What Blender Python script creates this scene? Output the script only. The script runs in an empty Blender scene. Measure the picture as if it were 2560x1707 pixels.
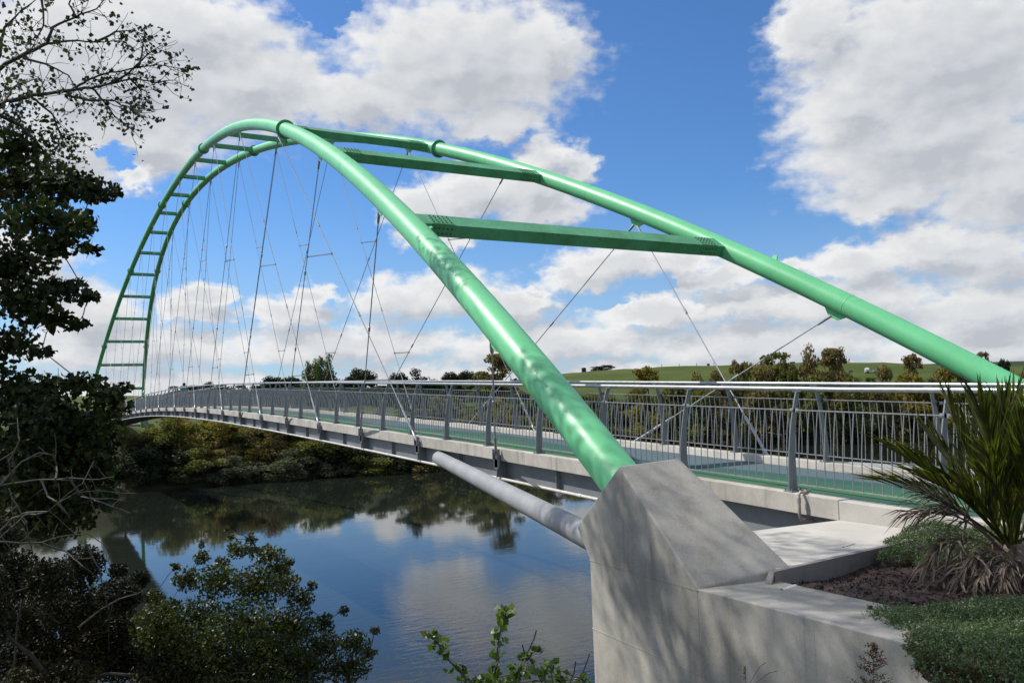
import bpy, math, random
import numpy as np
from mathutils import Vector, Matrix

sc = bpy.context.scene
col = sc.collection
R = math.radians

# ------------------------------------------------------------------ camera
CAM = np.array([-10.6468, -6.1489, 1.4467])
YAW, PITCH, ROLL = 0.512664, 0.069158, -0.034252
FOC = 2133.28 / 2560.0                     # focal length in picture widths
fw = np.array([math.sin(YAW) * math.cos(PITCH), math.cos(YAW) * math.cos(PITCH), math.sin(PITCH)])
r0 = np.array([math.cos(YAW), -math.sin(YAW), 0.0])
u0 = np.cross(r0, fw)
cr = r0 * math.cos(ROLL) + u0 * math.sin(ROLL)
cu = -r0 * math.sin(ROLL) + u0 * math.cos(ROLL)
cam_d = bpy.data.cameras.new("camera")
cam = bpy.data.objects.new("camera", cam_d)
col.objects.link(cam)
cam_d.sensor_width = 36.0
cam_d.lens = 36.0 * FOC
cam_d.clip_start = 0.05
cam_d.clip_end = 9000.0
M = Matrix(((cr[0], cu[0], -fw[0], CAM[0]), (cr[1], cu[1], -fw[1], CAM[1]), (cr[2], cu[2], -fw[2], CAM[2]), (0, 0, 0, 1)))
cam.matrix_world = M
sc.camera = cam

sc.view_settings.view_transform = 'Standard'
sc.view_settings.look = 'None'
sc.view_settings.exposure = 0.0
sc.view_settings.gamma = 1.0
sc.cycles.max_bounces = 8
sc.cycles.transparent_max_bounces = 4
sc.cycles.use_denoising = True
sc.cycles.sample_clamp_indirect = 8.0

# ------------------------------------------------------------------ sun
SUN = np.array([-0.58, 0.68, 1.0]); SUN /= np.linalg.norm(SUN)      # towards the sun
sun_d = bpy.data.lights.new("sun", 'SUN')
sun_d.energy = 4.7
sun_d.angle = R(0.53)
sun_d.color = (1.0, 0.955, 0.88)
sun = bpy.data.objects.new("sun", sun_d)
sun.rotation_euler = Vector(SUN).to_track_quat('Z', 'Y').to_euler()
sun.location = (-40, 40, 60)
col.objects.link(sun)

# ------------------------------------------------------------------ sky with clouds
world = bpy.data.worlds.new("World")
sc.world = world
world.use_nodes = True
wn, wl = world.node_tree.nodes, world.node_tree.links
wn.clear()
SKY_STRENGTH = 0.088

def nmath(nt, op, a, b=None, c=None, clamp=False):
    n = nt.nodes.new('ShaderNodeMath'); n.operation = op; n.use_clamp = clamp
    for i, v in enumerate((a, b, c)):
        if v is None: continue
        if isinstance(v, (int, float)): n.inputs[i].default_value = v
        else: nt.links.new(v, n.inputs[i])
    return n.outputs[0]

def nvec(nt, op, a, b=None, scale=None):
    n = nt.nodes.new('ShaderNodeVectorMath'); n.operation = op
    for i, v in enumerate((a, b)):
        if v is None: continue
        if isinstance(v, tuple): n.inputs[i].default_value = v
        else: nt.links.new(v, n.inputs[i])
    if scale is not None: n.inputs['Scale'].default_value = scale
    return n.outputs['Value'] if op in ('LENGTH', 'DOT_PRODUCT') else n.outputs['Vector']

def nnoise(nt, vec, scale, detail=4.0, rough=0.5, out='Fac', dim='3D', dist=0.0):
    n = nt.nodes.new('ShaderNodeTexNoise'); n.noise_dimensions = dim
    n.inputs['Scale'].default_value = scale; n.inputs['Detail'].default_value = detail
    n.inputs['Roughness'].default_value = rough; n.inputs['Distortion'].default_value = dist
    if vec is not None: nt.links.new(vec, n.inputs['Vector'])
    return n.outputs[out]

def nsmooth(nt, v, lo, hi, a=0.0, b=1.0, kind='SMOOTHSTEP'):
    n = nt.nodes.new('ShaderNodeMapRange'); n.interpolation_type = kind
    nt.links.new(v, n.inputs['Value'])
    n.inputs['From Min'].default_value = lo; n.inputs['From Max'].default_value = hi
    n.inputs['To Min'].default_value = a; n.inputs['To Max'].default_value = b
    return n.outputs['Result']

def nmix(nt, f, a, b, blend='MIX'):
    n = nt.nodes.new('ShaderNodeMix'); n.data_type = 'RGBA'; n.blend_type = blend
    for k, v in ((0, f), (6, a), (7, b)):
        if isinstance(v, (int, float)): n.inputs[k].default_value = v
        elif isinstance(v, tuple): n.inputs[k].default_value = v if len(v) == 4 else (*v, 1)
        else: nt.links.new(v, n.inputs[k])
    return n.outputs[2]

def nramp(nt, f, stops, interp='LINEAR'):
    n = nt.nodes.new('ShaderNodeValToRGB'); n.color_ramp.interpolation = interp
    el = n.color_ramp.elements
    while len(el) < len(stops): el.new(0.5)
    for e, (p, c) in zip(el, stops):
        e.position = p; e.color = (*c, 1) if len(c) == 3 else c
    nt.links.new(f, n.inputs['Fac'])
    return n.outputs['Color']

# clouds: (azimuth, elevation, half widths) in degrees of the sky they fill
CLOUDS = [(4.0, 20.5, 11.5, 6.0), (1.0, 15.9, 3.7, 2.2), (6.0, 16.4, 4.8, 2.3), (12.1, 20.5, 6.8, 3.3), (8.4, 23.4, 7.9, 2.7), (26.4, 22.0, 9.6, 5.0), (19.4, 19.8, 5.2, 2.1), (32.0, 22.6, 3.6, 3.0), (28.8, 18.4, 3.9, 1.2), (13.7, 18.6, 3.1, 1.1), (1.9, 14.3, 2.8, 1.5), (5.3, 14.4, 1.4, 1.2), (-0.4, 8.8, 3.2, 2.6), (57.0, 19.0, 10.0, 6.0), (55.5, 14.6, 8.6, 4.4), (59.8, 11.6, 4.9, 3.5), (51.8, 16.9, 4.1, 2.8), (50.2, 22.0, 3.4, 2.6), (53.7, 11.4, 3.5, 1.4), (32.3, 16.2, 2.5, 1.5), (30.8, 14.4, 3.9, 2.0), (27.2, 14.0, 4.1, 2.3), (23.9, 13.2, 3.2, 1.7), (34.3, 15.1, 1.8, 1.3), (31.9, 12.7, 3.8, 1.3), (24.7, 11.0, 3.2, 0.9), (36.7, 9.0, 4.9, 1.4), (34.0, 8.0, 3.2, 1.0), (40.7, 8.8, 3.1, 1.0), (42.9, 7.5, 3.9, 1.1), (55.7, 8.3, 4.3, 1.6), (51.5, 7.7, 3.8, 1.6), (59.1, 7.2, 3.6, 2.3), (46.5, 7.8, 3.5, 0.8), (21.7, 6.9, 3.5, 1.9), (25.5, 7.4, 3.5, 1.7), (29.6, 6.4, 3.5, 1.6), (31.1, 7.2, 1.2, 0.6), (44.5, 5.7, 5.5, 1.4), (38.9, 5.4, 4.9, 1.4), (51.1, 5.5, 6.6, 1.6), (58.2, 4.2, 5.6, 1.8), (9.5, 7.3, 2.0, 1.0), (8.8, 6.4, 2.8, 1.1), (14.6, 6.1, 3.6, 1.3), (16.3, 7.3, 1.7, 0.9), (2.8, 6.1, 3.5, 2.1), (5.2, 4.0, 9.0, 1.6), (18.5, 4.0, 9.3, 1.4), (31.5, 3.7, 9.6, 1.5), (45.7, 3.1, 9.4, 1.7), (58.1, 2.1, 8.0, 1.6), (8.0, 1.2, 12.0, 1.5), (24.0, 1.4, 10.0, 1.4), (40.0, 1.3, 11.0, 1.2), (55.0, 0.8, 10.0, 1.2)]
GAPS = [(17.1, 25.0, 1.9, 1.3), (4.8, 15.6, 1.5, 0.9), (41.3, 17.1, 4.4, 5.7), (13.1, 12.0, 6.6, 3.6), (36.0, 6.3, 2.0, 0.6), (39.2, 7.2, 2.0, 0.5), (1.8, 11.6, 2.6, 1.3)]

grp = bpy.data.node_groups.new("cloud_field", 'ShaderNodeTree')
grp.interface.new_socket("Vector", in_out='INPUT', socket_type='NodeSocketVector')
grp.interface.new_socket("Value", in_out='OUTPUT', socket_type='NodeSocketFloat')
gi, go = grp.nodes.new('NodeGroupInput'), grp.nodes.new('NodeGroupOutput')
acc = None
for (a, e, ra, re_) in CLOUDS:
    q = nvec(grp, 'MULTIPLY', nvec(grp, 'SUBTRACT', gi.outputs[0], (a, e, 0)), (1 / ra, 1 / re_, 0))
    v = nmath(grp, 'SUBTRACT', 1.0, nvec(grp, 'LENGTH', q))
    acc = v if acc is None else nmath(grp, 'SMOOTH_MAX', acc, v, 0.25)
for (a, e, ra, re_) in GAPS:
    q = nvec(grp, 'MULTIPLY', nvec(grp, 'SUBTRACT', gi.outputs[0], (a, e, 0)), (1 / ra, 1 / re_, 0))
    v = nmath(grp, 'MULTIPLY', nsmooth(grp, nvec(grp, 'LENGTH', q), 0.5, 1.15, 1.0, 0.0), 0.75)
    acc = nmath(grp, 'SUBTRACT', acc, v)
grp.links.new(acc, go.inputs[0])

W_ = world.node_tree
tc = wn.new('ShaderNodeTexCoord')
sep = wn.new('ShaderNodeSeparateXYZ'); wl.new(tc.outputs['Generated'], sep.inputs[0])
az = nmath(W_, 'MULTIPLY', nmath(W_, 'ARCTAN2', sep.outputs[0], sep.outputs[1]), 57.29578)
el = nmath(W_, 'MULTIPLY', nmath(W_, 'ARCSINE', sep.outputs[2]), 57.29578)
cmb = wn.new('ShaderNodeCombineXYZ'); wl.new(az, cmb.inputs[0]); wl.new(el, cmb.inputs[1])
p0 = cmb.outputs[0]
# small clouds near the horizon, large ones overhead: one noise space stretched by elevation
stretch = nvec(W_, 'MULTIPLY', p0, (1.0, 1.55, 1.0))
warp = nvec(W_, 'MULTIPLY', nvec(W_, 'SUBTRACT', nnoise(W_, stretch, 0.42, 5.0, 0.55, 'Color'), (0.5, 0.5, 0.5)), (4.4, 2.3, 0.0))
warp2 = nvec(W_, 'MULTIPLY', nvec(W_, 'SUBTRACT', nnoise(W_, stretch, 1.9, 5.0, 0.6, 'Color'), (0.5, 0.5, 0.5)), (1.1, 0.75, 0.0))
pw = nvec(W_, 'ADD', nvec(W_, 'ADD', p0, warp), warp2)
def field(vec, noise_vec):
    g = wn.new('ShaderNodeGroup'); g.node_tree = grp; wl.new(vec, g.inputs[0])
    inside = nmath(W_, 'MULTIPLY', nsmooth(W_, az, -16.0, -6.0), nsmooth(W_, az, 66.0, 76.0, 1.0, 0.0))
    inside = nmath(W_, 'MULTIPLY', inside, nsmooth(W_, el, 26.0, 31.0, 1.0, 0.0))
    gen = nmath(W_, 'MULTIPLY', nmath(W_, 'SUBTRACT', nnoise(W_, noise_vec, 0.075, 3.0, 0.5), 0.47), 4.0)
    mixf = wn.new('ShaderNodeMix'); mixf.data_type = 'FLOAT'
    wl.new(inside, mixf.inputs[0]); wl.new(gen, mixf.inputs[2]); wl.new(g.outputs[0], mixf.inputs[3])
    fb = nmath(W_, 'SUBTRACT', nnoise(W_, noise_vec, 0.7, 6.0, 0.48), 0.5)
    return nmath(W_, 'ADD', mixf.outputs[0], nmath(W_, 'MULTIPLY', fb, 0.8)), fb
F, fb = field(pw, stretch)
sh = nvec(W_, 'ADD', pw, (-0.9, 1.3, 0.0))
g2 = wn.new('ShaderNodeGroup'); g2.node_tree = grp; wl.new(sh, g2.inputs[0])
soft1 = nmath(W_, 'SUBTRACT', nnoise(W_, stretch, 0.5, 3.5, 0.5), 0.5)
soft2 = nmath(W_, 'SUBTRACT', nnoise(W_, nvec(W_, 'ADD', stretch, (-0.5, 0.85, 0.0)), 0.5, 3.5, 0.5), 0.5)
blob1 = wn.new('ShaderNodeGroup'); blob1.node_tree = grp; wl.new(pw, blob1.inputs[0])
Fs = nmath(W_, 'ADD', blob1.outputs[0], nmath(W_, 'MULTIPLY', soft1, 0.75))
F2 = nmath(W_, 'ADD', g2.outputs[0], nmath(W_, 'MULTIPLY', soft2, 0.75))
cover = nsmooth(W_, F, -0.16, 0.42)
lit = nmath(W_, 'SUBTRACT', Fs, F2)                                   # how much thinner the cloud is towards the sun
lit = nsmooth(W_, lit, -0.8, 0.6, 0.0, 1.0)
thick = nsmooth(W_, nmath(W_, 'ADD', nmath(W_, 'MULTIPLY', Fs, .7), nmath(W_, 'MULTIPLY', F, .3)), 0.10, 0.95, 0.0, 1.0)
shade = nmath(W_, 'SUBTRACT', lit, nmath(W_, 'MULTIPLY', thick, 0.50), None, True)
cloud_col = nramp(W_, shade, [(0.0, (5.8, 6.1, 6.7)), (0.22, (6.8, 7.1, 7.6)), (0.5, (8.0, 8.2, 8.5)), (0.85, (9.9, 9.95, 10.0))])
sky = wn.new('ShaderNodeTexSky'); sky.sky_type = 'NISHITA'; sky.sun_disc = False
sky.sun_elevation = R(48.2); sky.sun_rotation = R(-40.5)
sky.altitude = 20; sky.air_density = 1.0; sky.dust_density = 0.4; sky.ozone_density = 2.0
blue = nmix(W_, 1.0, sky.outputs[0], (0.68, 1.08, 1.53), 'MULTIPLY')
hz = nsmooth(W_, el, 0.0, 14.0, 0.5, 0.0)
blue = nmix(W_, hz, blue, (5.6, 6.9, 8.6))
full = nmix(W_, cover, blue, cloud_col)
bg = wn.new('ShaderNodeBackground'); bg.inputs['Strength'].default_value = SKY_STRENGTH
wl.new(full, bg.inputs['Color'])
wo = wn.new('ShaderNodeOutputWorld'); wl.new(bg.outputs[0], wo.inputs['Surface'])
world.cycles.sampling_method = 'MANUAL'
world.cycles.sample_map_resolution = 512

# ------------------------------------------------------------------ helpers
# photograph coordinates (2352 wide) -> directions and points in the place
def ray(x, y):
    x *= 2560 / 2352; y *= 2560 / 2352
    return fw + cr * ((x - 1280) / 2133.28) - cu * ((y - 853.5) / 2133.28)
def at(x, y, D): return CAM + ray(x, y) * D
def atz(x, y, z):
    v = ray(x, y); return CAM + v * ((z - CAM[2]) / v[2])

def nz(v):
    v = np.asarray(v, float); return v / max(1e-9, np.linalg.norm(v))

class MB:
    def __init__(self): self.v, self.f = [], []
    def add(self, vs, fs):
        o = len(self.v); self.v += [tuple(map(float, p)) for p in vs]; self.f += [tuple(i + o for i in f) for f in fs]
    def box(self, c, s, ax=None):
        ax = np.eye(3) if ax is None else np.asarray(ax, float)
        vs = [np.asarray(c, float) + ax[0] * s[0] / 2 * i + ax[1] * s[1] / 2 * j + ax[2] * s[2] / 2 * k for i in (-1, 1) for j in (-1, 1) for k in (-1, 1)]
        self.add(vs, [(0, 1, 3, 2), (4, 6, 7, 5), (0, 4, 5, 1), (2, 3, 7, 6), (0, 2, 6, 4), (1, 5, 7, 3)])
    def bar(self, a, b, w, h, up=(0, 0, 1)):
        a, b = np.asarray(a, float), np.asarray(b, float); d = nz(b - a); s = nz(np.cross(d, up)); t = np.cross(s, d)
        self.box((a + b) / 2, (np.linalg.norm(b - a), w, h), (d, s, t))
    def tube(self, pts, rad, n=8, cap=True, up=None):
        pts = np.asarray(pts, float); m = len(pts)
        rad = np.full(m, rad) if np.isscalar(rad) else np.asarray(rad)
        tg = np.gradient(pts, axis=0); tg /= np.maximum(1e-9, np.linalg.norm(tg, axis=1))[:, None]
        ref = np.array((0, 0, 1.0)) if up is None else np.asarray(up, float)
        if abs(tg[0] @ ref) > .95: ref = np.array((1.0, 0, 0))
        s = nz(np.cross(tg[0], ref)); vs = []
        for i in range(m):
            s = nz(s - tg[i] * (s @ tg[i])); t = np.cross(tg[i], s)
            for k in range(n):
                a = 2 * math.pi * k / n; vs.append(pts[i] + rad[i] * (s * math.cos(a) + t * math.sin(a)))
        fs = [(i * n + k, i * n + (k + 1) % n, (i + 1) * n + (k + 1) % n, (i + 1) * n + k) for i in range(m - 1) for k in range(n)]
        if cap: fs += [tuple(range(n))[::-1], tuple((m - 1) * n + k for k in range(n))]
        self.add(vs, fs)
    def prism(self, poly, off):
        n = len(poly); off = np.asarray(off, float); poly = [np.asarray(p, float) for p in poly]
        self.add(poly + [p + off for p in poly], [tuple(range(n))[::-1], tuple(range(n, 2 * n))] + [(i, (i + 1) % n, (i + 1) % n + n, i + n) for i in range(n)])
    def loft(self, secs, closed=True, cap=True):
        n = len(secs[0]); vs = [p for s in secs for p in s]
        fs = [(i * n + k, i * n + (k + 1) % n, (i + 1) * n + (k + 1) % n, (i + 1) * n + k) for i in range(len(secs) - 1) for k in range(n if closed else n - 1)]
        if cap: fs += [tuple(range(n))[::-1], tuple((len(secs) - 1) * n + k for k in range(n))]
        self.add(vs, fs)
    def build(self, name, m, parent=None, smooth=False, bevel=0.0, fix=False):
        me = bpy.data.meshes.new(name); me.from_pydata(self.v, [], self.f); me.update()
        if fix:
            import bmesh
            b = bmesh.new(); b.from_mesh(me); bmesh.ops.recalc_face_normals(b, faces=b.faces); b.to_mesh(me); b.free()
        return link(name, me, m, parent, smooth, bevel)

def link(name, me, m, parent=None, smooth=False, bevel=0.0):
    o = bpy.data.objects.new(name, me); col.objects.link(o)
    if m is not None: me.materials.append(m)
    if smooth:
        me.polygons.foreach_set('use_smooth', np.ones(len(me.polygons), bool))
        try: me.set_sharp_from_angle(angle=R(40))
        except Exception: pass
    if parent is not None: o.parent = parent
    if bevel:
        b = o.modifiers.new('bevel', 'BEVEL'); b.width = bevel; b.segments = 2; b.limit_method = 'ANGLE'; b.angle_limit = R(30)
    return o

def tag(o, label=None, cat=None, group=None, kind=None):
    if label: o['label'] = label
    if cat: o['category'] = cat
    if group: o['group'] = group
    if kind: o['kind'] = kind
    return o

def thing(name, label, cat, group=None):
    o = bpy.data.objects.new(name, None); col.objects.link(o); o.empty_display_size = 0.3
    return tag(o, label, cat, group)

def raw_mesh(name, verts, faces4):
    me = bpy.data.meshes.new(name); n, k = len(verts), len(faces4); w = faces4.shape[1]
    me.vertices.add(n); me.vertices.foreach_set('co', np.ascontiguousarray(verts, np.float32).ravel())
    me.loops.add(k * w); me.loops.foreach_set('vertex_index', np.ascontiguousarray(faces4, np.int32).ravel())
    me.polygons.add(k); me.polygons.foreach_set('loop_start', np.arange(0, k * w, w, dtype=np.int32))
    me.update(calc_edges=True); me.validate(); return me

rng = np.random.default_rng(7)
def leaves(pts, size, aspect=0.75, droop=0.0, rg=None, fold=0.25, updir=0.0, axis=None):
    """leaf blades, two quads each with a fold along the midrib"""
    rg = rg or rng; n = len(pts); size = np.broadcast_to(np.asarray(size, float), (n,)) * rg.uniform(.65, 1.3, n)
    d = rg.normal(size=(n, 3)); d[:, 2] -= droop
    if axis is not None: d = d * 0.45 + axis
    d /= np.linalg.norm(d, axis=1)[:, None]
    nn = rg.normal(size=(n, 3)); nn[:, 2] += updir
    nn -= d * (nn * d).sum(1)[:, None]; nn /= np.linalg.norm(nn, axis=1)[:, None]
    s = np.cross(d, nn); L = size[:, None]; w = L * aspect * .5
    b = pts - d * L * .5; t = pts + d * L * .5; q = b + d * L * .42
    l = q - s * w + nn * w * fold; r = q + s * w + nn * w * fold; m = b + d * L * .45
    V = np.stack([b, l, t, m, r], 1).reshape(-1, 3)
    i = np.arange(n)[:, None] * 5
    F4 = np.concatenate([i + np.array([[0, 3, 2, 1]]), i + np.array([[0, 4, 2, 3]])], 1).reshape(-1, 4)
    return V, F4

def in_ball(n, rg=None, power=0.55):
    rg = rg or rng; v = rg.normal(size=(n, 3)); v /= np.linalg.norm(v, axis=1)[:, None]
    return v * (rg.uniform(0, 1, n) ** power)[:, None]

def leaf_obj(name, pts, size, m, parent=None, **k):
    V, F4 = leaves(np.asarray(pts, float), size, **k)
    return link(name, raw_mesh(name, V, F4), m, parent)

# ------------------------------------------------------------------ materials
def new_mat(name):
    m = bpy.data.materials.new(name); m.use_nodes = True; nt = m.node_tree
    b = nt.nodes['Principled BSDF']; return m, nt, b

def obj_coord(nt):
    t = nt.nodes.new('ShaderNodeTexCoord'); return t.outputs['Object']

def bump(nt, b, h, strength=0.3, dist=0.01):
    n = nt.nodes.new('ShaderNodeBump'); n.inputs['Strength'].default_value = strength; n.inputs['Distance'].default_value = dist
    nt.links.new(h, n.inputs['Height']); nt.links.new(n.outputs[0], b.inputs['Normal'])

def mat_paint(name, c, c2, rough=0.3, scale=1.2, metallic=0.0, coat=0.0, spec=0.5):
    m, nt, b = new_mat(name); co = obj_coord(nt)
    n1 = nnoise(nt, co, scale, 6, .6); n2 = nnoise(nt, co, scale * 9, 4, .6)
    f = nsmooth(nt, nmath(nt, 'ADD', n1, nmath(nt, 'MULTIPLY', n2, .35)), .45, .95)
    nt.links.new(nmix(nt, f, c, c2), b.inputs['Base Color'])
    nt.links.new(nsmooth(nt, n2, .3, .8, rough * .85, rough * 1.25, 'LINEAR'), b.inputs['Roughness'])
    b.inputs['Metallic'].default_value = metallic; b.inputs['Coat Weight'].default_value = coat
    b.inputs['Specular IOR Level'].default_value = spec
    b.inputs['Coat Roughness'].default_value = .12
    bump(nt, b, n2, .06, .004); return m

def mat_concrete(name, c, c2, streak=(.2, .19, .17), stk=0.35, scale=1.0):
    m, nt, b = new_mat(name); co = obj_coord(nt)
    big = nnoise(nt, co, 0.9 * scale, 6, .6); mid = nnoise(nt, co, 5 * scale, 6, .65); fine = nnoise(nt, co, 70 * scale, 4, .7)
    base = nmix(nt, nsmooth(nt, nmath(nt, 'ADD', nmath(nt, 'MULTIPLY', big, .7), nmath(nt, 'MULTIPLY', mid, .3)), .40, .62), c, c2)
    sv = nvec(nt, 'MULTIPLY', co, (4.0, 4.0, 0.35)); st = nnoise(nt, sv, 1.5, 5, .65)
    base = nmix(nt, nmath(nt, 'MULTIPLY', nsmooth(nt, st, .52, .78), stk), base, streak)
    base = nmix(nt, nmath(nt, 'MULTIPLY', nsmooth(nt, mid, .55, .75), .22), base, tuple(x * .72 for x in c))
    vo = nt.nodes.new('ShaderNodeTexVoronoi'); vo.inputs['Scale'].default_value = 13 * scale; nt.links.new(co, vo.inputs['Vector'])
    pits = nsmooth(nt, vo.outputs['Distance'], .05, .085, 1.0, 0.0)
    keep = nsmooth(nt, nnoise(nt, co, 3.1 * scale, 2, .5), .52, .6)
    pits = nmath(nt, 'MULTIPLY', pits, keep)
    base = nmix(nt, nmath(nt, 'MULTIPLY', pits, .55), base, (.12, .11, .1))
    base = nmix(nt, .14, base, nramp(nt, fine, [(.3, (.1, .1, .1)), (.7, (.7, .7, .68))]), 'MIX')
    nt.links.new(base, b.inputs['Base Color']); b.inputs['Roughness'].default_value = .85
    b.inputs['Specular IOR Level'].default_value = .3
    bump(nt, b, nmath(nt, 'SUBTRACT', nmath(nt, 'ADD', nmath(nt, 'MULTIPLY', fine, .35), mid), nmath(nt, 'MULTIPLY', pits, .8)), .25, .006); return m

def mat_leaf(name, cols, rough=.42, trans=.3, spec=.5, nscale=.8):
    """leaf colours differ leaf by leaf and patch by patch"""
    m, nt, b = new_mat(name); g = nt.nodes.new('ShaderNodeNewGeometry')
    co = obj_coord(nt); n = nnoise(nt, co, nscale, 3, .6)
    f = nmath(nt, 'ADD', nmath(nt, 'MULTIPLY', g.outputs['Random Per Island'], .6), nmath(nt, 'MULTIPLY', nsmooth(nt, n, .3, .7), .4))
    k = len(cols); c = nramp(nt, f, [(i / (k - 1) * .9 + .05, cc) for i, cc in enumerate(cols)])
    nt.links.new(c, b.inputs['Base Color']); b.inputs['Roughness'].default_value = rough
    b.inputs['Specular IOR Level'].default_value = spec
    t = nt.nodes.new('ShaderNodeBsdfTranslucent'); tcol = nmix(nt, 1.0, c, (1.25, 1.5, .55), 'MULTIPLY'); nt.links.new(tcol, t.inputs['Color'])
    mx = nt.nodes.new('ShaderNodeMixShader'); mx.inputs[0].default_value = trans
    nt.links.new(b.outputs[0], mx.inputs[1]); nt.links.new(t.outputs[0], mx.inputs[2])
    nt.links.new(mx.outputs[0], nt.nodes['Material Output'].inputs['Surface']); return m

def mat_bark(name, c, c2, scale=9.0):
    m, nt, b = new_mat(name); co = obj_coord(nt)
    n = nnoise(nt, nvec(nt, 'MULTIPLY', co, (1, 1, .3)), scale, 6, .65)
    nt.links.new(nmix(nt, nsmooth(nt, n, .35, .7), c, c2), b.inputs['Base Color']); b.inputs['Roughness'].default_value = .85
    bump(nt, b, n, .5, .02); return m

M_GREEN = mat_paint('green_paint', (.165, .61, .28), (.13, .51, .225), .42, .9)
M_GREEN_SHADED = mat_paint('green_paint_shaded', (.105, .41, .21), (.065, .26, .10), .5, 1.6)  # green darkened: shade on the beam faces is put into the colour
M_GALV = mat_paint('galvanised_pipe', (.47, .48, .49), (.33, .34, .35), .40, 9, metallic=.7)
M_STEEL = mat_paint('grey_post_paint', (.19, .205, .215), (.155, .17, .18), .5, 3)
M_BAL = mat_paint('baluster_steel', (.40, .41, .42), (.27, .28, .29), .42, 9, metallic=.5)
M_CABLE = mat_paint('hanger_steel', (.45, .45, .46), (.32, .32, .33), .4, 5, metallic=.6)
M_GIRDER = mat_paint('girder_paint', (.23, .245, .26), (.17, .18, .19), .55, 1.5)
M_STRUT = mat_paint('strut_paint', (.31, .315, .33), (.24, .245, .255), .6, 1.6)
M_DARK = mat_paint('dark_bolt_steel', (.035, .04, .038), (.06, .06, .055), .5, 20)
M_CONDUIT = mat_paint('white_conduit', (.70, .69, .67), (.52, .47, .42), .45, 6)
M_PINKPIPE = mat_paint('drain_pvc', (.42, .36, .33), (.34, .29, .26), .5, 8)
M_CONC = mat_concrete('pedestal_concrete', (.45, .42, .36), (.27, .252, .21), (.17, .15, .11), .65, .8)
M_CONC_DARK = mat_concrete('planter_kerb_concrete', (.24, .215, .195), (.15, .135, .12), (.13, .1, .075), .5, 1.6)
M_FASCIA = mat_concrete('deck_concrete', (.58, .54, .475), (.41, .38, .33), (.20, .165, .12), .75, 1.1)
M_LAND = mat_concrete('landing_concrete', (.56, .53, .475), (.47, .445, .40), (.34, .30, .25), .15, .8)
M_BARK = mat_bark('grey_bark', (.10, .09, .075), (.20, .185, .16))
M_BARK_PALE = mat_bark('pale_twig_bark', (.06, .052, .043), (.12, .108, .09), 14)
M_BARK_DARK = mat_bark('dark_bark', (.035, .03, .025), (.075, .065, .05))
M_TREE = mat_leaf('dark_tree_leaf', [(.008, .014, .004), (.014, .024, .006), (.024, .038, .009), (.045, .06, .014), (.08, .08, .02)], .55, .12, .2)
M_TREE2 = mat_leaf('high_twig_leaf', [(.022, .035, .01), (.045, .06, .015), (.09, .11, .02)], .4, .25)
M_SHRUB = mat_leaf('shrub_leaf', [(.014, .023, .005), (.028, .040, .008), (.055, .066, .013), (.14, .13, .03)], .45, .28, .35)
M_SHRUB2 = mat_leaf('twiggy_shrub_leaf', [(.007, .008, .004), (.014, .016, .007), (.028, .026, .011), (.06, .05, .02)], .6, .12, .2)  # leaf colours darkened to carry the shade of the tree overhead
M_VINE = mat_leaf('vine_leaf', [(.04, .085, .014), (.075, .13, .02), (.13, .17, .03), (.22, .20, .06)], .4, .35)

# ------------------------------------------------------------------ land and water
WATER = -8.5
far_pts = np.array([(-900, 260), (-400, 170), (-150, 128), (-60, 117), (0, 113), (30, 112), (50, 113), (75, 119), (100, 126), (125, 120), (150, 107), (175, 88), (200, 60), (240, 0), (300, -120), (400, -400), (600, -900)], float)
near_pts = np.array([(-900, 120), (-400, 70), (-150, 30), (-60, 18), (-10, 17.5), (10, 17.5), (30, 24), (60, 30), (85, 24), (110, 5), (140, -40), (180, -130), (260, -400), (420, -900)], float)
def sstep(a, b, x):
    t = np.clip((x - a) / (b - a), 0, 1); return t * t * (3 - 2 * t)
def far_shore(x): return np.interp(x, far_pts[:, 0], far_pts[:, 1])
def near_shore(x): return np.interp(x, near_pts[:, 0], near_pts[:, 1])
def wob(x, y, s, seed=0.0):
    return np.sin(x * s + 1.3 * np.sin(y * s * .7 + seed)) * np.cos(y * s * 1.1 + 2.1 * seed + np.sin(x * s * .6))
def height(x, y):
    x = np.asarray(x, float); y = np.asarray(y, float)
    fs, ns = far_shore(x), near_shore(x)
    # far side: steep bank, then flat pasture, then the hill
    t = (y - fs); d = np.hypot(x - CAM[0], y - CAM[1])
    bank = -10 + 9.6 * sstep(-4, 22, t) + .35 * wob(x, y, .23) * sstep(0, 6, t)
    azm = np.degrees(np.arctan2(x - CAM[0], y - CAM[1]))
    rise = np.interp(azm, [-30, 0, 14, 20, 27, 33, 40.6, 48.5, 52.6, 57.6, 63, 80], [9, 9.5, 8, 7.6, 9.5, 12.9, 14.6, 13.6, 12.2, 8.6, 6.5, 5]) * sstep(190, 385, d) + .6 * wob(x, y, .02) * sstep(200, 400, d)
    rise += 26 * sstep(700, 1500, d) * (.6 + .4 * wob(x, y, .003)) 
    farh = bank + np.where(t > 10, rise, 0)
    # near side
    tn = ns - y
    nearh = np.interp(tn, [-6, 0, 3, 8, 17, 20, 24, 28], [-10, -8.55, -7.6, -5.9, -2.6, -2.0, -.75, -.45]) + .10 * wob(x, y, .9)
    plat = sstep(-5.15, -4.75, x) * (1 - sstep(.62, 1.1, y))
    nearh = nearh * (1 - plat) + np.minimum(-.62, -.62 + 0 * x) * plat
    path = sstep(-4.2, -6.6, y) if False else (1 - sstep(-6.2, -3.6, y)) * (x < -5.0)
    nearh = np.where(path > 0, nearh * (1 - path) + (-.32) * path, nearh)
    return np.where(t > -8, farh, np.where(tn > -10, nearh, -10.0))

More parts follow.
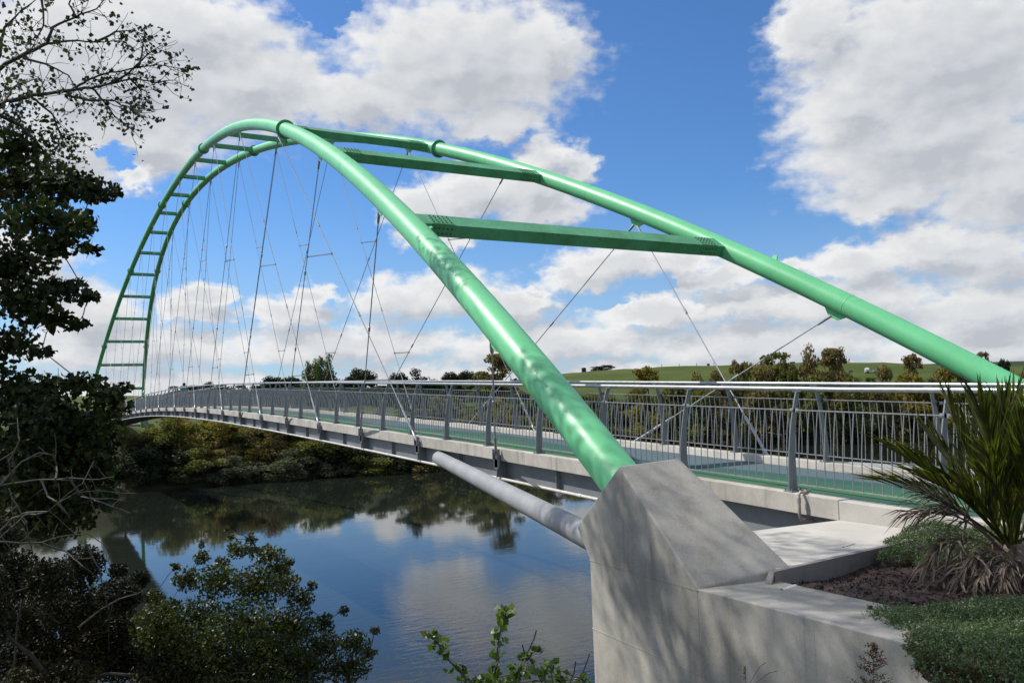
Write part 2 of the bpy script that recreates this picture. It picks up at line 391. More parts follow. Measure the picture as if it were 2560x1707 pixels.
def axis(segs):
    out = []
    for a, b, s in segs: out += list(np.arange(a, b, s))
    return np.array(out + [segs[-1][1]])
gx = axis([(-6000, -1000, 500), (-1000, -200, 40), (-200, -30, 7), (-30, -14, 1.5), (-14, 9, .35), (9, 40, 1.5), (40, 220, 4), (220, 700, 14), (700, 1500, 60), (1500, 6000, 500)])
gy = axis([(-3000, -200, 400), (-200, -20, 15), (-20, -9, 1.5), (-9, 5, .35), (5, 30, 1.0), (30, 96, 6), (96, 150, 2.0), (150, 450, 8), (450, 1000, 30), (1000, 6000, 400)])
GX, GY = np.meshgrid(gx, gy); GZ = height(GX, GY)
nxg, nyg = len(gx), len(gy)
idx = np.arange(nxg * nyg).reshape(nyg, nxg)
f4 = np.stack([idx[:-1, :-1], idx[:-1, 1:], idx[1:, 1:], idx[1:, :-1]], -1).reshape(-1, 4)
m, nt, b = new_mat('grass_and_bank_soil')
co = obj_coord(nt)
sp = nt.nodes.new('ShaderNodeSeparateXYZ'); nt.links.new(co, sp.inputs[0])
n1 = nnoise(nt, co, .035, 6, .6); n2 = nnoise(nt, co, .6, 6, .65); n3 = nnoise(nt, co, 9, 4, .7)
grass = nmix(nt, nsmooth(nt, n1, .35, .65), (.054, .082, .016), (.092, .102, .028))
grass = nmix(nt, nmath(nt, 'MULTIPLY', nsmooth(nt, n2, .45, .7), .5), grass, (.052, .082, .018))
soil = nmix(nt, nsmooth(nt, n2, .35, .65), (.035, .032, .018), (.055, .055, .022))
soil = nmix(nt, nsmooth(nt, n3, .5, .75), soil, (.07, .055, .03))
top = nsmooth(nt, sp.outputs[2], -3.2, -.9)
far = nsmooth(nt, sp.outputs[1], 60, 100)
ridge = nsmooth(nt, sp.outputs[2], -.9, 1.2)
cc = nmix(nt, nmath(nt, 'MULTIPLY', top, nmath(nt, 'MAXIMUM', far, .25)), soil, grass)
wood = nsmooth(nt, sp.outputs[2], 17, 24)
cc = nmix(nt, wood, cc, (.03, .05, .025))
nt.links.new(cc, b.inputs['Base Color']); b.inputs['Roughness'].default_value = .95; b.inputs['Specular IOR Level'].default_value = .1
bump(nt, b, nmath(nt, 'ADD', n3, n2), .6, .12)
ground = link('ground', raw_mesh('ground', np.stack([GX, GY, GZ], -1).reshape(-1, 3), f4), m, None, False)
ground.data.polygons.foreach_set('use_smooth', np.ones(len(ground.data.polygons), bool))
tag(ground, kind='structure')

m, nt, b = new_mat('river_water')
co = obj_coord(nt)
calm = nnoise(nt, nvec(nt, 'MULTIPLY', co, (.02, .05, 0)), 1.0, 3, .5)
near_rip = nt.nodes.new('ShaderNodeSeparateXYZ'); nt.links.new(co, near_rip.inputs[0])
nr = nsmooth(nt, near_rip.outputs[1], 60, 24, 0.10, 1.0)
rip = nnoise(nt, nvec(nt, 'MULTIPLY', co, (.8, 1.9, 1)), 1.5, 4, .55, dist=.4)
swell = nnoise(nt, nvec(nt, 'MULTIPLY', co, (.25, .7, 1)), .5, 3, .5)
hgt = nmath(nt, 'ADD', nmath(nt, 'MULTIPLY', rip, nmath(nt, 'MULTIPLY', nr, nsmooth(nt, calm, .3, .65, .25, 1.0))), nmath(nt, 'MULTIPLY', swell, .5))
b.inputs['Base Color'].default_value = (.014, .018, .014, 1); b.inputs['Roughness'].default_value = .035
b.inputs['IOR'].default_value = 1.333; b.inputs['Specular IOR Level'].default_value = .5
bump(nt, b, hgt, .11, .10)
w = MB(); w.add([(-6000, -3000, WATER), (6000, -3000, WATER), (6000, 400, WATER), (-6000, 400, WATER)], [(0, 1, 2, 3)])
tag(w.build('river_water', m), kind='structure')

# ------------------------------------------------------------------ bridge geometry
YC = 69.94
def arch(y, side):
    q = (y - YC) / 55.0
    z = 19.4809 - .0289 * q - 11.1114 * q ** 2 - .5882 * q ** 3 - 1.2398 * q ** 4
    wd = .8963 - .1849 * q + 2.6573 * q ** 2 - .0938 * q ** 3 - .1848 * q ** 4
    return np.array([side * wd, y, z])
def arch_t(y, side): return nz(arch(y + .05, side) - arch(y - .05, side))
def zd(y):
    f = lambda v: .0072 * v - 1.3922 * v ** 2 + .0541 * v ** 3 + .2003 * v ** 4
    return f((y - YC) / 55.0) - f(-YC / 55.0)
TR = .245
Y0, Y1 = 1.38, 137.8
bridge = thing('footbridge', 'long green arched footbridge with thin steel hangers crossing the river', 'footbridge')

BEAMS = [9.4, 16.6, 23.9, 32.1, 40.3, 47.1, 54.1, 61.2, 68.3, 75.2, 82.1, 89.1, 96.0, 102.8, 109.3, 115.6, 121.7, 127.6]
ATT_ = {-1: [5.0, 11.3, 17.6, 24.6, 34.6, 44.2, 53.0, 61.4, 69.94], 1: [6.3, 12.3, 18.6, 25.6, 33.9, 42.8, 51.2, 60.0, 69.94]}
ATT_ = {k: v + [2 * YC - a for a in v[:-1][::-1]] for k, v in ATT_.items()}
ANCH = [10.4 + 4.411 * j for j in range(28)]
COLL = {-1: [23.3, 49.0, 72.5, 95.0, 117.0], 1: [23.2, 47.5, 71.3, 94.7, 117.0]}
for side in (-1, 1):
    ys = np.linspace(.35, 140.6, 300)
    P_ = [arch(y, side) for y in ys]
    mb = MB(); mb.tube(P_, TR, 40)
    rib = mb.build('arch_rib', M_GREEN, bridge, True)
    for y in (6.1, 14.3, 19.6, 30.5, 38.2):                     # weld seams
        w_ = MB(); w_.tube([arch(y - .012, side), arch(y - .006, side), arch(y + .006, side), arch(y + .012, side)], [TR - .001, TR + .0035, TR + .0035, TR - .001], 40, False)
        w_.build('weld_seam', M_GREEN, rib, True)
    for y in COLL[side]:
        c = MB(); t = arch_t(y, side); p = arch(y, side)
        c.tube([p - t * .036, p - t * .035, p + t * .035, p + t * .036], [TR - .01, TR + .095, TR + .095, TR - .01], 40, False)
        c.build('collar', M_GREEN_SHADED, rib, False)  # darker green stands in for the shadow on the ring's end face
    for y in ATT_[side]:                                         # lugs the hangers pin to
        t = arch_t(y, side); nrm = nz(np.cross(t, np.cross((0, 0, 1.0), t))) ; p = arch(y, side)
        dn = -nrm * TR * .9; l = MB(); sx = np.array((.02, 0, 0))
        a = p + dn - sx / 2
        l.prism([a - t * .32, a + t * .32, a + t * .12 - nrm * .17, a - t * .12 - nrm * .17], sx)
        l.build('hanger_lug', M_GREEN, rib)
    for y in ((4.2, 8.9, 13.0, 27.0) if side < 0 else (8.1, 21.5)):      # small lifting lugs on top and sides
        t = arch_t(y, side); nrm = nz(np.cross(t, np.cross((0, 0, 1.0), t))); p = arch(y, side)
        out = nz(np.cross(t, nrm))
        e = nz(nrm * (.95 if side > 0 else .35) + out * (.3 if side > 0 else .9))
        l = MB(); a = p + e * (TR - .02); k = nz(np.cross(t, e)) * .03
        if y in (8.9, 8.1): l.prism([a - t * .09, a + t * .09, a + t * .05 + e * .11, a - t * .03 + e * .12], k)
        else: l.box(a + e * .022, (.34, .035, .012), (t, nz(np.cross(t, e)), e))
        l.build('lifting_lug', M_GREEN, rib)
for i, y in enumerate(BEAMS):
    a, c = arch(y, -1), arch(y, 1); t = arch_t(y, 1); ta = math.atan2(t[2], t[1]) + (R(8) if y < 33 else 0); t = np.array((0, math.cos(ta), math.sin(ta))); up = np.cross((1.0, 0, 0), t)
    bw, bh = (.46, .27) if y < 33 else (.30, .26)
    mb = MB(); ln = c[0] - a[0] - .1
    mb.box((a + c) / 2, (ln, bw, bh), ((1, 0, 0), t, up))
    if i < 4:                                                    # splice plates near both ends
        for sgn in (-1, 1):
            ce = (a + c) / 2 + np.array((sgn * (ln / 2 - .62), 0, 0))
            mb.box(ce + up * (bh / 2 + .004), (.5, bw - .03, .012), ((1, 0, 0), t, up))
            mb.box(ce - t * (bw / 2 + .004), (.5, .012, bh - .04), ((1, 0, 0), t, up))
    nf = len(mb.f)
    if i < 4:
        bl = mb
        for sgn in (-1, 1):
            for gxi in range(5):
                for gyi in range(4):
                    ce = (a + c) / 2 + np.array((sgn * (ln / 2 - .62) + (gxi - 2) * .095, 0, 0)) + t * (gyi - 1.5) * .095 + up * (bh / 2 + .012)
                    bl.tube([ce - up * .006, ce + up * .012], .017, 8)
                for gyi in range(2):
                    ce = (a + c) / 2 + np.array((sgn * (ln / 2 - .62) + (gxi - 2) * .095, 0, 0)) + up * (gyi - .5) * .11 - t * (bw / 2 + .011)
                    bl.tube([ce + t * .006, ce - t * .012], .016, 8)
    beam = mb.build('cross_beam', M_GREEN_SHADED, bridge)
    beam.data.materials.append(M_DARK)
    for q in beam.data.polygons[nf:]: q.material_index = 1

# hangers
def hanger_ends(side, ia, jd):
    ya, yd = ATT_[side][ia], (ANCH[jd] if jd >= 0 else 5.99); t = arch_t(ya, side); nrm = nz(np.cross(t, np.cross((0, 0, 1.0), t)))
    top = arch(ya, side) - nrm * (TR + .12) + t * (.07 if yd > ya else -.07)
    return top, np.array((side * 1.83, yd, zd(yd) - .10))
segs = {}; CABLE = .0138
for side in (-1, 1):
    for i in range(14):
        for kind_, (ia, jd) in (('f', (i, 2 * i)), ('b', (i + 3, 2 * i + 1))) + ((('n', (1, -1)),) if side > 0 and i == 0 else ()):
            a, c = hanger_ends(side, ia, jd); d = nz(c - a); L = np.linalg.norm(c - a); segs[(side, kind_, ia)] = (a, c)
            st_ = [(0, .034), (.3, .030), (.36, CABLE)]
            for fr in ((.45,) if L < 12 else (.36, .66)): st_ += [(L * fr - .10, CABLE), (L * fr - .09, .028), (L * fr + .09, .028), (L * fr + .10, CABLE)]
            st_ += [(L - 1.26, CABLE), (L - 1.2, .031), (L - .37, .031), (L - .30, .022), (L - .28, .036), (L, .036)]
            mb = MB(); mb.tube([a + d * q for q, _ in st_], [q for _, q in st_], 8)
            h = mb.build('hanger', M_CABLE, bridge, True)
            k = MB(); s_ = side
            k.box(c + np.array((s_ * -.03, .02, -.16)), (.05, .2, .30)); k.box(c + np.array((0, .085, -.02)), (.09, .018, .22)); k.box(c + np.array((0, -.085, -.02)), (.09, .018, .22))
            k.box(np.array((side * 1.71, c[1] + .02, zd(c[1]) - .44)), (.22, .03, .36)); k.box(np.array((side * 1.80, c[1] + .02, zd(c[1]) - .33)), (.05, .16, .22))
            k.build('anchor_bracket', M_GIRDER, h)
for side in (-1, 1):                                             # spreader bars beside every crossing
    for i in range(14):
        for mm in (i + 1, i + 2):
            if (side, 'f', i) not in segs or (side, 'b', mm) not in segs: continue
            A, B = segs[(side, 'f', i)], segs[(side, 'b', mm)]
            best = None
            for z in np.linspace(zd(YC) + .3, 19, 240):
                fa, fb_ = (A[0][2] - z) / (A[0][2] - A[1][2]), (B[0][2] - z) / (B[0][2] - B[1][2])
                if not (0.03 < fa < .97 and 0.03 < fb_ < .97): continue
                pa, pb = A[0] + (A[1] - A[0]) * fa, B[0] + (B[1] - B[0]) * fb_
                sepy = pa[1] - pb[1]; want = .75 if side < 0 else -.55
                if best is None or abs(sepy - want) < best[0]: best = (abs(sepy - want), pa, pb)
            if best and best[0] < .2:
                mb = MB(); mb.bar(best[1], best[2], .022, .03); mb.box(best[1], (.05, .05, .07)); mb.box(best[2], (.05, .05, .07))
                mb.build('spreader_bar', M_CABLE, bridge)

# deck: concrete slab with kerbs, lofted along the camber
def loft_deck(sec, ys):
    return [[(x, y, zd(y) + z) for x, z in sec] for y in ys]
ysd = np.linspace(Y0, Y1, 70)
deck = MB()
deck.loft(loft_deck([(-1.76, 0), (-1.52, 0), (-1.50, -.14), (1.50, -.14), (1.52, 0), (1.76, 0), (1.76, -.26), (1.45, -.29), (1.30, -.36), (-1.30, -.36), (-1.45, -.29), (-1.76, -.26)], ysd))
deck_o = deck.build('deck_slab', M_FASCIA, bridge, False, .006, True)
m, nt, b = new_mat('painted_deck_surface')
co = obj_coord(nt); sp = nt.nodes.new('ShaderNodeSeparateXYZ'); nt.links.new(co, sp.inputs[0])
wave = nmath(nt, 'PINGPONG', nmath(nt, 'MULTIPLY', sp.outputs[1], .13), 1.0)
wx = nmath(nt, 'ADD', nmath(nt, 'MULTIPLY', sp.outputs[0], .333), nmath(nt, 'MULTIPLY', wave, .38))
wx = nmath(nt, 'ADD', wx, .32)
bands = nramp(nt, wx, [(0.0, (.022, .085, .058)), (.22, (.034, .135, .050)), (.42, (.028, .108, .060)), (.56, (.024, .088, .075)), (.72, (.085, .125, .145))], 'CONSTANT')
dirt = nnoise(nt, co, 2.2, 6, .65); gr = nnoise(nt, co, 90, 3, .7)
bands = nmix(nt, nmath(nt, 'MULTIPLY', nsmooth(nt, dirt, .45, .75), .2), bands, (.12, .14, .12))
bands = nmix(nt, .08, bands, nramp(nt, gr, [(.35, (.03, .05, .05)), (.65, (.35, .42, .4))]))
nt.links.new(bands, b.inputs['Base Color']); b.inputs['Roughness'].default_value = .85; b.inputs['Specular IOR Level'].default_value = .15; bump(nt, b, gr, .3, .004)
ds = MB(); ds.loft([[(x, y, (zd(y) if y > Y0 else zd(Y0) + (y - Y0) * .033) - .134) for x in (-1.497, 1.497)] for y in np.concatenate([np.linspace(-13, Y0, 10)[:-1], ysd])], False, False)
ds.build('deck_surface', m, bridge)
for side in (-1, 1):                                             # steel girders
    g = MB(); x = side * 1.575
    g.loft(loft_deck([(x - .012, -.285), (x + .012, -.285), (x + .012, -.66), (x + .125, -.66), (x + .125, -.69), (x - .125, -.69), (x - .125, -.66), (x - .012, -.66)], ysd))
    for y in np.arange(8.2, 136, 2.2055): g.box((x + side * .06, y, zd(y) - .47), (.10, .014, .37))
    g.build('girder', M_GIRDER, bridge, False, 0, True)
    c = MB(); ys = np.linspace(2.0, 136, 110)
    c.tube([(x + side * .155, y, zd(y) - .655) for y in ys], .032, 10)
    for y in np.arange(4, 136, 3.3): c.tube([(x + side * .155, y - .06, zd(y - .06) - .655), (x + side * .155, y + .06, zd(y + .06) - .655)], .039, 10)
    c.build('conduit_pipe', M_CONDUIT, bridge, True)
cg = MB(); cg.box((0, 0, 0), (3.10, .12, .235)); cg_o = cg.build('cross_girder', M_GIRDER, bridge)
for i, y in enumerate(np.arange(6.0, 136, 4.411)):
    o = cg_o if i == 0 else cg_o.copy()
    if i: col.objects.link(o)
    o.location = (0, y, zd(y) - .48)
for side in (-1, 1):                                             # raking strut from pedestal to girder
    s_ = MB(); a = arch(1.55, side) * np.array((1, 0, 0)) + np.array((0, 1.3, -.33)); c = np.array((side * 1.72, 13.7, zd(13.7) - .47))
    d = nz(c - a); s_.tube([a, c - d * .06, c], [.165, .165, .155], 32)
    st = s_.build('raking_strut', M_STRUT, bridge, True)
    p = MB(); p.box(c + d * .06, (.03, .34, .36), (nz(np.cross(d, (0, 0, 1))), d, (0, 0, 1))); p.build('end_plate', M_STRUT, st)
dp = MB(); q = atz(1800, 1150, -.05)
dp.tube([(-1.72, 1.95, zd(2) + .02), (-1.79, 1.95, zd(2) + .035), (-1.83, 1.95, zd(2) + .0), (-1.83, 1.95, zd(2) - .27), (-1.80, 1.95, zd(2) - .33), (-1.4, 1.98, zd(2) - .38)], .022, 10)
dp.tube([(-1.83, 1.95, zd(2) - .10), (-1.83, 1.95, zd(2) - .04)], .029, 10)
dp.tube([(-1.45, 2.1, zd(2) + .02), (-1.6, 2.04, zd(2) + .022), (-1.72, 1.95, zd(2) + .02)], .022, 10)
dp.build('drain_pipe', M_PINKPIPE, bridge, True)

# railings
PS = 2.2228
def deck_z(y): return zd(y) if y > Y0 else zd(Y0) + (y - Y0) * .033
def rail_x(z):                                                   # bowed profile shared by posts and balusters
    h = z / 1.40
    return 1.645 - .215 * (h ** 2.4)
def post_mb(side):
    mb = MB(); n = 12; L_ = []
    for i in range(n + 1):
        h = i / n; z = 1.345 * h; x = rail_x(z); wdt = .165 - .095 * h ** .8
        L_.append((x, z, wdt))
    secs = [[(side * (x + wd_ * .42), -.009, z), (side * (x + wd_ * .42), .009, z), (side * (x - wd_ * .58), .009, z), (side * (x - wd_ * .58), -.009, z)] for x, z, wd_ in L_]
    mb.loft(secs); mb.box((side * 1.632, 0, .008), (.21, .15, .016)); mb.box((side * 1.43, 0, 1.352), (.06, .16, .012))
    for sx in (-1, 1):
        for sy in (-1, 1): mb.tube([(side * 1.632 + sx * .085, sy * .055, .014), (side * 1.632 + sx * .085, sy * .055, .045)], .011, 6)
    return mb
def panel_mb(side):
    mb = MB(); e = .025
    bx_ = lambda z: 1.612 - .045 * (z / 1.1) ** 2 + .020 * math.sin(z / 1.1 * 3.14)
    mb.box((side * bx_(1.10), PS / 2, 1.10), (.032, PS - .06, .014)); mb.box((side * bx_(.1), PS / 2, .105), (.034, PS - .06, .014))
    for yb in (.03, PS - .03): mb.box((side * bx_(1.1), yb, 1.10), (.012, .09, .05))
    n = 15
    for i in range(n):
        y = (i + .75) * PS / (n + .5)
        zs = (.10, .35, .6, .85, 1.095)
        mb.tube([(side * bx_(z), y, z) for z in zs], .0075, 6, False)
    return mb
NEARK = 46
for side in (-1, 1):
    rl = MB(); ys = np.arange(-6.8, 138.2, .55)
    rl.tube([(side * 1.43, y, deck_z(y) + 1.385) for y in ys], .033, 14)
    for k in range(-3, 62, 2):
        y = k * PS + .45; rl.tube([(side * 1.43, y - .004, deck_z(y) + 1.385), (side * 1.43, y + .004, deck_z(y) + 1.385)], .0345, 14)
    railing = bpy.data.objects.new('railing', None); col.objects.link(railing); railing.parent = bridge
    rl.build('handrail', M_GALV, railing, True)
    p0_ = post_mb(side); b0_ = panel_mb(side)
    post = p0_.build('post', M_STEEL, railing, False, 0, True); pan = b0_.build('baluster_panel', M_BAL, railing, True)
    farp, farb = MB(), MB()
    for k in range(-3, 62):
        y = k * PS; z = deck_z(y); sl = math.atan2(deck_z(y + PS) - z, PS)
        if k < NEARK:
            if k == -3: a, c = post, pan
            else:
                a = post.copy(); c = pan.copy(); col.objects.link(a); col.objects.link(c); a.parent = railing; c.parent = railing
            a.location = (0, y, z); c.location = (0, y, z); c.rotation_euler = (sl, 0, 0)
        else:
            farp.add([(v[0], v[1] + y, v[2] + z) for v in p0_.v], p0_.f)
            farb.add([(v[0], v[1] + y, v[2] + z + (v[1]) * math.tan(sl)) for v in b0_.v], b0_.f)
    tag(farp.build('post', M_STEEL, railing, False, 0, True), kind='stuff'); tag(farb.build('baluster_panel', M_BAL, railing, True), kind='stuff')

# ------------------------------------------------------------------ concrete at the near end
A0 = arch(1.7, -1)
dv = np.array((.104, .9946, 0)); nv = np.array((.9946, -.104, 0))
def ped(side, name, label):
    def W3(al, z, off):
        p = A0 + dv * al + nv * off
        return np.array((p[0] * (1 if side < 0 else -1), p[1], z))
    Lf = [W3(*q) for q in ((-.602, .733, -.30), (.413, -.019, -.30), (.134, -.342, -.30), (.14, -6.5, -.30), (-1.899, -6.5, -.30), (-1.899, -.288, -.30))]
    Rt = [W3(*q) for q in ((-.595, .770, .45), (.413, -.019, .40), (.134, -.342, .40), (.14, -6.5, .40), (-1.935, -6.5, .722), (-1.935, -.193, .722))]
    t = thing(name, label, 'concrete pedestal')
    mb = MB(); n = len(Lf)
    mb.add(Lf + Rt, [tuple(range(n)), tuple(range(2 * n - 1, n - 1, -1))] + [(i, (i + 1) % n, (i + 1) % n + n, i + n) for i in range(n)])
    mb.build('pedestal_block', M_CONC, t, False, .018, True)
    jm = MB()
    for z in (-.348, -1.09):
        a, c, e = W3(.136, z, -.3005), W3(-1.895, z + .045, -.3005), W3(.1405, z, .37)
        jm.bar(a, c, .006, .008); jm.bar(a, e, .006, .008)
    jm.build('pour_joint', M_CONC, t)
    return t
ped(-1, 'arch_pedestal', 'faceted concrete pedestal holding the foot of the near green arch tube')
ped(1, 'arch_pedestal', 'far side concrete pedestal under the right arch tube, beyond the palm')

wall = MB()
wall_t = thing('retaining_wall', 'long grey concrete retaining wall edging the planted bed', 'retaining wall')
oz = -.288
xo, xi = -5.45, -4.66
wall.prism([(-5.36, .12, oz), (xo - .002, -.162, oz), (xo - .002, -6.0, oz), (xi, -6.0, oz), (xi, -.34, oz), (-4.50, -.262, oz)], (0, 0, -6.0))
wo_ = wall.build('wall_body', M_CONC, wall_t, False, .010, True)
sm = MB(); sm.box((xo - .002, -1.45, -3.2), (.003, .006, 5.8)); sm.bar((xo - .002, -.3, -1.06), (xo - .002, -6, -1.12), .012, .012); sm.build('pour_joint', M_CONC, wall_t)
# landing between pedestal and deck
ld = MB(); LZ = -.195
poly = [(-4.60, -.30), (-3.12, -.14), (-1.765, .01), (-1.765, 1.372), (-3.08, 1.46), (-4.62, 1.36)]
ld.prism([(x, y, LZ) for x, y in poly], (0, 0, -.22))
ld_o = ld.build('landing_slab', M_LAND, None, False, .006, True); tag(ld_o, kind='structure')
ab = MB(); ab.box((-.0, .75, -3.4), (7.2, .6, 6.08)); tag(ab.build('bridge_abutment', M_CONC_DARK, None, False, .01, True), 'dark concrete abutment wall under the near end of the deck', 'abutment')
kb = MB(); kerb_pts = [(-4.73, -.350), (-3.12, -.175), (-1.80, -.03)]
for a, c in zip(kerb_pts[:-1], kerb_pts[1:]): kb.bar((*a, LZ - .092), (*c, LZ - .092), .06, .19)
kb.prism([(-4.735, -.38, LZ + .003), (-4.735, -.32, LZ + .003), (-4.82, -.33, oz + .002), (-4.82, -.42, oz + .002), (-4.735, -.38, oz + .002)][:4], (.012, 0, -.01))
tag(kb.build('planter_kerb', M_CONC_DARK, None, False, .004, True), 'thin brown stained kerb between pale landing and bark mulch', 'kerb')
ap = MB(); kz = zd(Y0)
def apl(xa, xb, za, zb): ap.loft([[(xa, y, kz + (y - Y0) * .033 + za), (xb, y, kz + (y - Y0) * .033 + za), (xb, y, kz + (y - Y0) * .033 + zb), (xa, y, kz + (y - Y0) * .033 + zb)] for y in (-13.0, Y0 - .008)])
apl(-1.76, -1.50, -.012, -.42); apl(1.50, 1.76, -.012, -.42); apl(-1.5, 1.5, -.145, -.42)
tag(ap.build('approach_slab', M_LAND, None, False, .006, True), kind='structure')

# far end abutment, kerb wall and path
fa = MB(); fa.box((0.2, 139.2, -2.4), (11.2, 3.0, 4.4)); fa.box((-4.2, 139.0, .0), (1.1, 3.6, 2.0)); fa.box((4.4, 139.0, .0), (1.1, 3.6, 2.0))
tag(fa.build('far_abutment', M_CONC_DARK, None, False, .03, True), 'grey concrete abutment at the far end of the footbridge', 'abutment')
kw = MB(); kw.bar((6.2, 138.0, -.05), (33, 137.2, -.12), .25, .5)
tag(kw.build('low_wall', M_FASCIA, None, False, .02, True), 'low pale wall along the far bank top beside the abutment', 'low wall')

# ------------------------------------------------------------------ vegetation builders
def px_size(D): return D * 2560 / 2352 / 2133.28              # metres per photograph pixel at depth D
def ground_hit(x, y, D0=20.0, D1=900.0, lift=0.0):
    for D in np.concatenate([np.arange(D0, 200, 1.0), np.arange(200, D1, 4.0)]):
        p = at(x, y, D)
        if p[2] <= height(p[0], p[1]) + lift: return p, D
    return at(x, y, D1), D1

def wiggle(a, b, n, amp, rg, sag=0.0):
    a, b = np.asarray(a, float), np.asarray(b, float); L = np.linalg.norm(b - a)
    t = np.linspace(0, 1, n)[:, None]; p = a + (b - a) * t
    off = np.cumsum(rg.normal(size=(n, 3)), 0); off -= off[0] + (off[-1] - off[0]) * t
    p = p + off * amp * L / n; p[:, 2] -= sag * L * (t * (1 - t))[:, 0] * 4
    return p

def shrub(name, label, cat, clumps, D, size, dens, lm, bm, root, group=None, Dj=.4, twig=4, stem_r=.02, seed=1, aspect=.7, rad=.004, updir=.0):
    """clumps: (x, y, rx, ry) seen in the photograph; each becomes a ball of leaves round its own branch"""
    rg = np.random.default_rng(seed); t = thing(name, label, cat, group)
    P_, S_ = [], []; wood = MB(); root = np.asarray(root, float); hubs = []
    for (x, y, rx, ry) in clumps:
        d = D + rg.normal() * Dj; c = at(x, y, d); k = px_size(d); ax_, ay_ = rx * k, ry * k; az_ = (ax_ + ay_) * .5
        n = int(dens * ax_ * ay_ / (size * size)) + 4
        b = in_ball(n, rg, .6); P_.append(c + b[:, :1] * cr * ax_ + b[:, 1:2] * cu * ay_ + b[:, 2:] * fw * az_)
        hubs.append((c, ax_, ay_, az_))
    order = sorted(range(len(hubs)), key=lambda i: np.linalg.norm(hubs[i][0] - root))
    nodes = [(root, stem_r)]; stem_min = stem_r * .16
    for i in order:
        c = hubs[i][0]; j = min(range(len(nodes)), key=lambda q: np.linalg.norm(nodes[q][0] - c) + (0 if q else .15 * np.linalg.norm(root - c)))
        a, ra = nodes[j]; rb = max(rad, ra * .55)
        wood.tube(wiggle(a, c, 7, .10, rg), np.linspace(ra, rb, 7), 6, False); nodes.append((c, rb))
        for _ in range(twig):
            e = c + in_ball(1, rg, .3)[0] * np.array(hubs[i][1:]).mean() * 1.05
            wood.tube(wiggle(c, e, 5, .12, rg), np.linspace(rb * .6, rad * .5, 5), 5, False)
    leaf_obj('foliage', np.concatenate(P_), size, lm, t, aspect=aspect, rg=rg, updir=updir)
    wood.build('stems', bm, t, True); return t

# ------------------------------------------------------------------ left bank trees
T1 = [(60, 420, 110, 80), (150, 425, 95, 42), (215, 440, 55, 30), (262, 440, 18, 18), (100, 505, 110, 50), (185, 510, 45, 35), (50, 600, 85, 70), (130, 560, 80, 35), (205, 572, 32, 16), (150, 665, 65, 30), (60, 690, 80, 60), (205, 685, 30, 18), (120, 735, 65, 30), (180, 745, 32, 16), (30, 790, 60, 45), (95, 805, 35, 16), (30, 340, 50, 40), (-70, 420, 90, 120), (-80, 620, 90, 130), (-90, 830, 100, 100),
      (60, 960, 110, 70), (150, 1010, 110, 70), (120, 1120, 110, 70), (215, 1100, 60, 50), (230, 960, 60, 40), (20, 1090, 90, 90), (265, 930, 40, 30), (250, 1010, 40, 40), (100, 1190, 120, 60), (40, 900, 80, 60), (120, 890, 70, 35), (190, 880, 55, 28), (240, 905, 45, 30), (285, 890, 22, 14), (150, 960, 85, 50), (60, 1000, 90, 70), (215, 985, 40, 35), (180, 1060, 70, 55), (90, 1100, 90, 70), (240, 1060, 28, 35), (245, 1140, 32, 35), (160, 1160, 75, 50), (40, 1190, 80, 60), (-80, 1050, 100, 120)]
g_ = np.array((-14.2, 5.5)); T1root = np.array((*g_, height(*g_) - .2))
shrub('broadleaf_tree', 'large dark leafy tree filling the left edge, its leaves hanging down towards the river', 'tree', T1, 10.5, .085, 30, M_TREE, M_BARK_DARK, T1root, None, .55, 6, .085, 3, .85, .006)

rg = np.random.default_rng(11)
t2 = thing('poplar_tree', 'tall thin-leaved tree with bare arching twigs against the sky at the top left', 'tree')
Z1 = .574 * 2352 / 2560
BR = [[(-80, 345), (0, 300), (130, 225), (205, 190), (230, 120), (330, 75), (420, 40), (470, -20)], [(205, 190), (320, 178), (420, 185), (540, 180)], [(-80, 480), (0, 455), (90, 430), (150, 412), (290, 395), (400, 385), (480, 365), (570, 345), (680, 360), (760, 350)],
      [(315, 390), (380, 350), (480, 315), (600, 295), (700, 285), (800, 300)], [(290, 415), (400, 440), (500, 440), (570, 470), (600, 490)], [(-80, 500), (0, 505), (80, 540), (150, 610), (220, 690), (290, 720)], [(150, 430), (230, 500), (260, 580), (340, 600)],
      [(-60, 330), (0, 240), (20, 120), (80, 60), (190, -20)], [(180, -20), (190, 110), (150, 190)], [(100, 250), (200, 280), (300, 330), (360, 420)], [(480, 365), (560, 320), (640, 240), (700, 200)], [(570, 345), (610, 390), (640, 400)], [(400, 385), (450, 440), (500, 510), (560, 550)], [(90, 430), (60, 520), (100, 600)], [(0, 455), (60, 380), (170, 340)], [(330, 75), (300, 20), (350, -40)], [(420, 185), (500, 140), (580, 130)], [(600, 295), (620, 220), (630, 150)]]
wood = MB(); LP = []; t2_start = []
